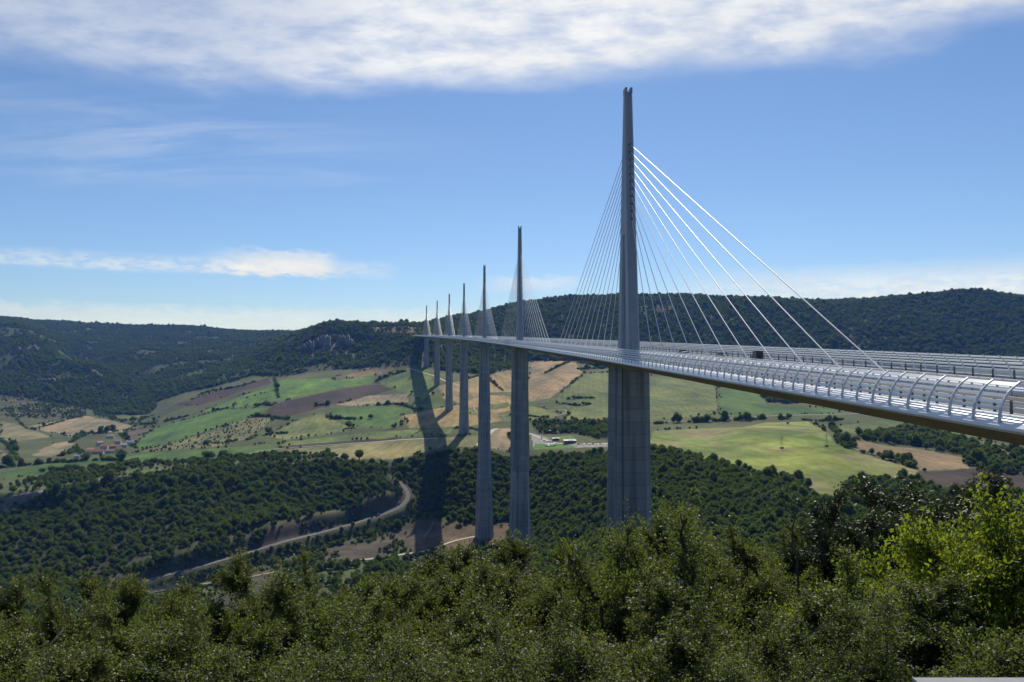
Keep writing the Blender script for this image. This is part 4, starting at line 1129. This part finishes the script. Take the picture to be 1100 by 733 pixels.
lattice(888, 480, 16, 'thin grey lattice mast on the right in the big meadow')
lattice(247, 494, 17, 'thin grey lattice mast beside the gorge rim on the left')

# retaining works by the tall pier
p = ground(466, 563); q = ground(455, 581); d = (q - p); 
t = tag(empty('retaining_wall', p), 'pale concrete retaining wall running down the bare slope left of the tallest pier', 'wall')
mb = MB(); n = 8
for k in range(n):
    a = p.xy + d.xy * (k / n); b = p.xy + d.xy * ((k + 1) / n); za, zb = float(zt(*a)), float(zt(*b))
    u_ = Vector((b - a).normalized()); w_ = Vector((-u_.y, u_.x)) * .4
    top = max(za, zb) + 3.0
    lo = min(za, zb) - 1
    mb.add([(*(a - w_ - p.xy), lo - p.z), (*(b - w_ - p.xy), lo - p.z), (*(b + w_ - p.xy), lo - p.z), (*(a + w_ - p.xy), lo - p.z),
            (*(a - w_ - p.xy), top - p.z), (*(b - w_ - p.xy), top - p.z), (*(b + w_ - p.xy), top - p.z), (*(a + w_ - p.xy), top - p.z)],
           [(0, 3, 2, 1), (4, 5, 6, 7), (0, 1, 5, 4), (1, 2, 6, 5), (2, 3, 7, 6), (3, 0, 4, 7)])
mb.build('wall_panel', M_CONC, t)

# ------------------------------------------------------------------ foreground trees
L_OLIVE = leaf_material('olive_leaves', (.050, .068, .019), (.076, .096, .027), (.122, .138, .050), .40, (.25, .29, .045), .5, spec=.36)
L_GREEN = leaf_material('green_leaves', (.046, .066, .015), (.070, .096, .021), (.108, .132, .033), .42, (.25, .31, .035), .5, spec=.36)
L_BRIGHT = leaf_material('yellow_green_leaves', (.062, .110, .014), (.095, .155, .018), (.16, .20, .024), .5, (.35, .43, .03), .5, spec=.3)
L_DARK = leaf_material('dark_leaves', (.032, .048, .016), (.050, .068, .024), (.076, .092, .036), .16, (.08, .10, .02), .5, spec=.3)

def tree_proto(seed, H, Wd, nlimb, ntwig, lpt, leaf, mat, upright=.5, low=.12, twig_len=.55, droop=0.0, spread=.10):
    """returns (wood mesh, crown mesh); H height, Wd crown width"""
    rg = np.random.default_rng(seed); wood = MB()
    def bent(a, b, n, j):
        pts = [a + (b - a) * (i / n) + Vector(rg.normal(size=3)) * (j * (0 if i in (0, n) else 1)) for i in range(n + 1)]
        return pts
    trunk = bent(Vector((0, 0, -.3)), Vector((rg.normal() * .3, rg.normal() * .3, H * .72)), 6, H * .02)
    wood.tube(trunk, list(np.linspace(H * .022, H * .008, 7)), 8)
    segs = []
    for i in range(nlimb):
        f = low + (1 - low) * (i + rg.random()) / nlimb
        k = f * .98 * 6; i0 = min(int(k), 5); a = trunk[i0].lerp(trunk[i0 + 1], k - i0)
        az = i * 2.4 + rg.normal() * .35
        reach = Wd / 2 * (1.0 - .55 * max(0, f - .45) / .55) * rg.uniform(.75, 1.1)
        b = Vector((math.cos(az) * reach, math.sin(az) * reach, a.z + reach * upright * rg.uniform(.5, 1.3) + H * .06))
        b.z = min(b.z, H * rg.uniform(.86, 1.0))
        limb = bent(a, b, 5, reach * .05); wood.tube(limb, list(np.linspace(H * .010, H * .003, 6)), 5)
        nb = 5
        for q in range(nb):
            g = .3 + .7 * (q + rg.random()) / nb; kk = g * 5; j0 = min(int(kk), 4); c = limb[j0].lerp(limb[j0 + 1], min(kk - j0, 1))
            ln = reach * rg.uniform(.28, .55)
            dr = (b - a).normalized() + Vector(rg.normal(size=3)) * .75 + Vector((0, 0, .25)); dr.normalize()
            e = c + dr * ln; br = bent(c, e, 3, ln * .06); wood.tube(br, list(np.linspace(H * .004, H * .0015, 4)), 4, cap=False)
            segs.append((c, e))
        segs.append((limb[3], limb[5]))
    for q in range(4):
        c = trunk[5].lerp(trunk[6], rg.random()); e = c + Vector((rg.normal() * .3, rg.normal() * .3, 1)).normalized() * H * rg.uniform(.07, .15)
        wood.tube(bent(c, e, 3, .04), [H * .004, H * .003, H * .002, H * .0015], 4, cap=False); segs.append((c, e))
    ln = np.array([(e - c).length for c, e in segs]); pick = rg.choice(len(segs), ntwig, p=ln / ln.sum())
    A = np.array([c[:] for c, e in segs])[pick]; B = np.array([e[:] for c, e in segs])[pick]
    f = rg.random(ntwig)[:, None] ** .7; base = A + (B - A) * f
    td = (B - A) / np.linalg.norm(B - A, axis=1)[:, None] * .6 + rg.normal(size=(ntwig, 3)) * .65 + np.array([0, 0, .15 - droop])
    td /= np.linalg.norm(td, axis=1)[:, None]; tl = twig_len * rg.uniform(.5, 1.3, ntwig)[:, None]
    tip = base + td * tl
    for k in range(0, ntwig, 2): wood.tube([base[k], tip[k]], [H * .0012, H * .0006], 3, cap=False)
    n = ntwig * lpt
    g = np.repeat(np.arange(ntwig), lpt); ff = rg.random(n)[:, None] ** .8 * 1.05
    c = base[g] + td[g] * tl[g] * ff + rg.normal(scale=spread * twig_len, size=(n, 3))
    ax = td[g] * .5 + rg.normal(size=(n, 3)) * .8; ax /= np.linalg.norm(ax, axis=1)[:, None]
    nr = rg.normal(size=(n, 3)) * .9 + np.array([0, 0, .9]); sd = np.cross(nr, ax); sd /= np.linalg.norm(sd, axis=1)[:, None] + 1e-9
    up = np.cross(ax, sd)
    s = leaf * rg.uniform(.6, 1.25, n)[:, None]; wv = s * rg.uniform(.24, .34, n)[:, None]
    fold = up * s * .08
    v = np.stack([c, c + ax * s * .5 - sd * wv + fold, c + ax * s, c + ax * s * .5 + sd * wv + fold], 1).reshape(-1, 3)
    q = np.arange(n * 4).reshape(-1, 4)
    me = np_mesh('crown', v, np.concatenate([q[:, [0, 1, 2]], q[:, [0, 2, 3]]])); me.materials.append(mat)
    wo = MB(); ob = wood.build('trunk', M_BARK); wm = ob.data; bpy.data.objects.remove(ob)
    return wm, me, float(v[:, 2].max()) * .97
PROTO = {
 'olive1': tree_proto(21, 6, 5.6, 15, 4300, 30, .060, L_OLIVE, .5, .12, .40, 0, .08),
 'olive2': tree_proto(22, 6, 5.0, 14, 4000, 30, .060, L_OLIVE, .7, .12, .38, 0, .08),
 'olive3': tree_proto(23, 6, 6.2, 17, 4500, 30, .060, L_GREEN, .4, .12, .40, 0, .08),
 'feather': tree_proto(24, 7, 3.8, 14, 1500, 20, .058, L_GREEN, 1.1, .2, .50, 0, .09),
 'bright': tree_proto(25, 6, 4.2, 13, 2300, 18, .085, L_BRIGHT, .6, .1, .6),
 'dark': tree_proto(26, 8, 7.0, 20, 5000, 26, .10, L_DARK, .45, .06, .5),
 'shrub': tree_proto(27, 3, 4.2, 13, 2300, 26, .030, L_GREEN, .7, .03, .26, 0, .09),
}
def fg_tree(u, vtop, Y, kind, label, group, widen=1.0, cat='tree'):
    tt, s = ray(u, vtop); x, ztop = tt * Y, s * Y
    zg = float(z_near(Y)) if Y < 20 else float(zt(x, Y))
    wm, cm, H = PROTO[kind]; h = max(ztop - zg, 1.2); k = h / H
    t = tag(empty('shrub' if cat == 'shrub' else 'tree', (x, Y, zg), random.uniform(0, 6.28)), label, cat, group)
    t.scale = (k * widen, k * widen, k)
    for nm, me in (('trunk', wm), ('crown', cm)):
        o = bpy.data.objects.new(nm, me); COL.objects.link(o); o.parent = t
    return t
G_OL = 'olive green trees below the viewpoint'
FG = [
 (12, 640, 17, 'olive2', 'small leaved olive green tree at the far left edge of the foreground', 1.15),
 (146, 600, 18, 'olive1', 'rounded olive green tree whose crown rises against the shaded gorge at the left', .8),
 (80, 655, 14, 'olive3', 'fresh green tree between the left edge tree and the rounded crown at the left', 1.1),
 (302, 602, 19, 'olive2', 'olive green tree right of the gap showing the gorge road', 1.0),
 (375, 616, 21, 'olive3', 'broad green tree under the bare earth of the valley', 1.0),
 (460, 592, 24, 'olive1', 'pale olive tree just left of the tallest pier foot', 1.1),
 (525, 582, 22, 'olive2', 'olive tree in front of the tallest pier foot', 1.0),
 (590, 590, 21, 'olive1', 'olive tree under the second pier', .95),
 (640, 572, 20, 'olive3', 'green tree left of the feathery crown in front of the near pier', .85),
 (706, 524, 18, 'feather', 'tall feathery tree with thin leafy shoots in front of the near pier', 1.0),
 (668, 552, 17, 'feather', 'thin feathery tree just left of the tallest feathery tree', .9),
 (748, 562, 21, 'olive2', 'green tree just right of the tallest feathery tree', .9),
 (800, 577, 22, 'olive1', 'rounded olive tree under the big meadow', .95),
 (862, 585, 24, 'olive3', 'green tree below the narrow tip of the big meadow', .95),
 (905, 566, 30, 'olive2', 'shaded green tree left of the big dark tree', .8),
 (985, 508, 28, 'dark', 'big dense dark tree rising against the ploughed field on the right', 1.3),
 (940, 535, 25, 'dark', 'dark tree leaning out left of the biggest dark tree', .85),
 (1035, 520, 34, 'dark', 'dark tree behind the yellow green trees at the right', .8),
 (1088, 517, 16, 'bright', 'tall bright yellow green tree at the right edge', .8),
 (1012, 566, 19, 'bright', 'small yellow green tree in front of the big dark tree', .5),
 (1058, 556, 16, 'bright', 'yellow green tree between the two brightest ones on the right', .8),
 (915, 612, 17, 'bright', 'low yellow green tree among the olive trees on the right', .8),
 (845, 630, 15, 'olive1', 'silvery olive tree low in the right half of the foreground', 1.1),
 (960, 632, 13, 'olive2', 'silvery small leaved tree above the grey parapet', 1.25),
 (1060, 640, 12.5, 'olive3', 'green tree behind the right end of the grey parapet', 1.1),
 (690, 634, 13, 'olive2', 'olive tree low in front of the near pier', 1.1),
 (610, 650, 13, 'olive1', 'olive tree low under the second pier', 1.15),
 (470, 655, 14, 'olive2', 'olive tree low in the middle left of the foreground', 1.1),
 (318, 662, 13, 'olive3', 'green tree with a visible dark leaning stem low at the left', 1.1),
 (262, 690, 13, 'olive2', 'low tree under the gap showing the gorge road', .9),
 (165, 680, 11.5, 'olive1', 'low olive tree under the rounded crown at the left', 1.2),
 (60, 690, 11, 'olive2', 'low olive tree near the bottom left corner', 1.2),
 (225, 672, 26, 'shrub', 'dull green bush in the gap beside the gorge road', 1.0),
]
for u, v, Y, kd, lab, wd in FG:
    fg_tree(u, v, Y, kd, lab, G_OL if kd.startswith('olive') else None, wd * 1.0, 'tree')
for k, u in enumerate((0, 110, 210, 300, 380, 460, 545, 630, 715, 800, 880, 1000, 1090)):
    fg_tree(u + random.uniform(-15, 15), 715 + random.uniform(-14, 6), 9.2 + random.uniform(-.3, .6), 'shrub', 'low leafy undergrowth shrub along the bottom edge of the picture', 'undergrowth shrubs at the bottom', 1.2, 'shrub')
# bare twigs
def bare(u0, v0, u1, v1, Y, label, seed):
    rg = np.random.default_rng(seed)
    t0, s0 = ray(u0, v0); t1, s1 = ray(u1, v1)
    zg = float(z_near(Y)) if Y < 20 else float(zt(t0 * Y, Y))
    base = Vector((t0 * Y, Y, zg)); a = Vector((t0 * Y, Y, s0 * Y)); b = Vector((t1 * Y, Y - .5, s1 * Y))
    o = tag(empty('dead_tree', base), label, 'dead tree'); mb = MB()
    pts = [Vector((0, 0, -.2)), (a - base) * .5 + Vector((.2, .1, 0)), a - base]
    mb.tube(pts, [.05, .035, .028], 7); mb.build('trunk', M_BARK, o)
    mb = MB(); pts = [(a - base) + ((b - a) * f + Vector((rg.normal() * .06, rg.normal() * .06, rg.normal() * .05)) * (0 < f < 1)) for f in np.linspace(0, 1, 7)]
    mb.tube(pts, list(np.linspace(.026, .008, 7)), 6)
    for k in range(2, 7):
        for q in range(2):
            dr = (b - a).normalized() + Vector(rg.normal(size=3)) * .5; mb.tube([pts[k], pts[k] + dr * rg.uniform(.3, .8)], [.014, .005], 4)
    mb.build('branch', M_BARK, o)
bare(1064, 545, 1043, 500, 22, 'bare grey dead branches sticking up before the ploughed field on the right', 3)
bare(856, 600, 838, 545, 20, 'thin bare dead stem standing against the wood below the big meadow', 4)

# ------------------------------------------------------------------ parapet of the viewpoint at the bottom right
M_PAR = worn('parapet_stone', (.33, .33, .335), (.27, .27, .275), .8, 9, bump=.15)
t = tag(empty('parapet', (1.9, 1.66, -1.72)), 'smooth grey stone parapet top in the bottom right corner', 'parapet')
ta, sa = ray(980, 728); Yp = 1.78; x0 = ta * Yp; zt_ = sa * Yp
mb = MB(); mb.box(((x0 + 3.6) / 2 - 1.9, Yp - .12 - 1.66, (zt_ - .07) + 1.72), (3.6 - x0, .30 - .06, .14)); mb.build('coping', M_PAR, t)
mb = MB(); mb.box(((x0 + 3.6) / 2 - 1.9 + .04, Yp - .13 - 1.66, (zt_ - .14 - .92) + 1.72 + .25), (3.6 - x0 - .1, .20, 1.3)); mb.build('wall', M_CONC, t)

# ------------------------------------------------------------------ light, sky, air, camera
SUN_EL, SUN_AZ = 43.0, 7.5            # degrees; azimuth to the right of the view axis
sd = Vector((math.sin(R(SUN_AZ)) * math.cos(R(SUN_EL)), math.cos(R(SUN_AZ)) * math.cos(R(SUN_EL)), math.sin(R(SUN_EL))))
sl = bpy.data.lights.new('sun', 'SUN'); sl.energy = 4.3; sl.angle = R(.5); sl.color = (1, .94, .84)
so = bpy.data.objects.new('sun', sl); COL.objects.link(so); so.rotation_euler = sd.to_track_quat('Z', 'Y').to_euler(); so.location = (0, 0, 500)
w = bpy.data.worlds.new('World'); SC.world = w; w.use_nodes = True
T = NT(w.node_tree); bg = T.n['Background']
sky = T.new('ShaderNodeTexSky', sky_type='NISHITA'); sky.sun_disc = False
sky.sun_elevation = R(SUN_EL); sky.sun_rotation = R(SUN_AZ); sky.altitude = 600; sky.air_density = 1.0; sky.dust_density = .25; sky.ozone_density = 2.2
co = T.new('ShaderNodeTexCoord').outputs['Generated']
sp = T.new('ShaderNodeSeparateXYZ'); T.l.new(co, sp.inputs[0])
az = T.math('MULTIPLY', T.math('ARCTAN2', sp.outputs[0], sp.outputs[1]), 57.2958)
el = T.math('MULTIPLY', T.math('ARCSINE', sp.outputs[2]), 57.2958)
# cloud layer seen from below: project the direction on a plane overhead
den = T.math('ADD', T.math('MAXIMUM', sp.outputs[2], 0.0), .09)
cmb = T.new('ShaderNodeCombineXYZ'); T.put(cmb.inputs[0], T.math('DIVIDE', sp.outputs[0], den)); T.put(cmb.inputs[1], T.math('DIVIDE', sp.outputs[1], den))
plane = cmb.outputs[0]
big = T.noise(plane, .9, 5, .55, .3); fine = T.noise(T.mapping(plane, (2.1, 2.8, 1), (0, 0, .25)), 3.0, 10, .60, .12); wisp = T.noise(T.mapping(plane, (.55, 2.2, 1), (0, 0, .12)), 2.0, 8, .62, .8)
def bump(x, a, b, c, d): return T.math('MULTIPLY', T.step(x, a, b), T.math('SUBTRACT', 1.0, T.step(x, c, d)))
wob = T.math('MULTIPLY_ADD', big, 7.0, -3.5)
# top band
e1 = T.math('ADD', el, wob)
azr = T.math('ABSOLUTE', T.math('SUBTRACT', az, 3.0))
low_edge = T.math('ADD', T.math('MULTIPLY_ADD', T.step(az, -20, -6), 1.3, 16.9), T.math('MULTIPLY', T.step(az, 16, 34), .2))
m_top = T.math('MULTIPLY', T.math('MULTIPLY', T.step(T.math('SUBTRACT', e1, low_edge), -.6, 2.2), T.math('SUBTRACT', 1.0, T.step(el, 27, 40))), T.math('SUBTRACT', 1.0, T.step(T.math('ABSOLUTE', az), 60, 100)))
t_top = T.math('MULTIPLY', m_top, T.math('ADD', .46, T.math('MULTIPLY', .54, T.step(fine, .26, .66))), clamp=True)
t_top = T.math('MULTIPLY', t_top, T.math('SUBTRACT', 1.0, T.math('MULTIPLY', .45, T.math('SUBTRACT', 1.0, T.step(az, -26, -2)))))
# wisps on the left
m_w = T.math('MULTIPLY', bump(T.math('ADD', el, T.math('MULTIPLY', wob, .5)), 9.5, 13, 14.5, 17.5), T.math('SUBTRACT', 1.0, T.step(az, -22, 2)))
t_w = T.math('MULTIPLY', T.math('MULTIPLY', m_w, T.step(wisp, .35, .75)), .22)
# streak at the left with its bright knot
el2 = T.math('ADD', el, T.math('MULTIPLY', wob, .10))
kn = T.noise(T.mapping(co, (60, 60, 170)), 1.0, 6, .6, .4)
kn2 = T.math('MULTIPLY_ADD', kn, 1.6, -.8)
elk = T.math('ADD', el2, kn2)
m_s = T.math('MULTIPLY', bump(el2, 5.2, 5.75, 5.9, 6.8), bump(az, -60, -24, -10, -7.2))
m_k = T.math('MULTIPLY', bump(elk, 5.2, 5.6, 6.5, 7.4), bump(T.math('ADD', az, kn2), -22, -16.5, -13.6, -11.6))
t_s = T.math('ADD', T.math('MULTIPLY', m_s, T.math('MULTIPLY_ADD', T.step(kn, .35, .65), .40, .12)), T.math('MULTIPLY', m_k, .72), clamp=True)
# low bank on the horizon
m_h1 = T.math('MULTIPLY', bump(T.math('ADD', el2, kn2), 1.0, 2.0, 2.6, 3.6), T.math('SUBTRACT', 1.0, T.step(az, -8, 2)))
m_h2 = T.math('MULTIPLY', bump(T.math('ADD', el2, kn2), 2.0, 3.4, 4.6, 6.4), T.step(az, 8, 20))
m_h3 = T.math('MULTIPLY', bump(T.math('ADD', el2, kn2), 4.2, 4.9, 5.2, 5.9), bump(az, -3, 0, 3, 6))
t_h = T.math('ADD', T.math('ADD', T.math('MULTIPLY', m_h1, .42), T.math('MULTIPLY', m_h2, T.math('MULTIPLY_ADD', T.step(kn, .3, .7), .4, .35))), T.math('MULTIPLY', m_h3, .4), clamp=True)
cov = T.math('ADD', T.math('ADD', t_top, t_w), T.math('ADD', t_s, t_h), clamp=True)
hs = T.new('ShaderNodeHueSaturation'); hs.inputs['Saturation'].default_value = 1.0
T.put(hs.inputs['Color'], T.mix(1.0, sky.outputs[0], T.mix(T.step(el, 0, 14), (.68, .83, 1.10), (.70, .84, 1.03)), 'MULTIPLY'))
cl = T.mix(T.step(big, .35, .7), (8.4, 8.7, 9.2), (10.6, 10.6, 10.6))
T.put(bg.inputs[0], T.mix(cov, hs.outputs[0], cl)); bg.inputs[1].default_value = .095

HAZE = True
if HAZE:
    mb = MB(); z0, z1 = float(GZ.min()) - 12, max(float(GZ.max()) + 25, 300)
    mb.box((0, 3080, (z0 + z1) / 2), (21000, 6360, z1 - z0)); hz = mb.build('haze', [])
    hm = bpy.data.materials.new('haze_air'); hm.use_nodes = True; ht = hm.node_tree; ht.nodes.remove(ht.nodes['Principled BSDF'])
    pv = ht.nodes.new('ShaderNodeVolumePrincipled'); pv.inputs['Color'].default_value = (.15, .37, 1, 1); pv.inputs['Absorption Color'].default_value = (1, 1, 1, 1); pv.inputs['Density'].default_value = 5.2e-5; pv.inputs['Anisotropy'].default_value = .0
    ht.links.new(pv.outputs[0], ht.nodes['Material Output'].inputs['Volume']); hz.data.materials.append(hm)
    tag(hz, 'thin bluish air between the viewpoint and the far hills', 'haze', kind='stuff')

cam = bpy.data.cameras.new('camera'); cam.sensor_width = 36; cam.lens = F / 1100 * 36; cam.clip_start = .1; cam.clip_end = 30000
co_ = bpy.data.objects.new('camera', cam); COL.objects.link(co_); co_.rotation_euler = (math.pi / 2 + PITCH, 0, 0); SC.camera = co_
SC.render.engine = 'CYCLES'
SC.view_settings.view_transform = 'Standard'; SC.view_settings.look = 'None'; SC.view_settings.exposure = 0.0; SC.view_settings.gamma = 1
cy = SC.cycles; cy.max_bounces = 5; cy.diffuse_bounces = 2; cy.glossy_bounces = 2; cy.transmission_bounces = 4; cy.volume_bounces = 0; cy.transparent_max_bounces = 8
cy.use_denoising = True; cy.denoiser = 'OPENIMAGEDENOISE'; cy.use_adaptive_sampling = True; cy.adaptive_threshold = .02
cy.sample_clamp_indirect = 6; cy.caustics_reflective = False; cy.caustics_refractive = False
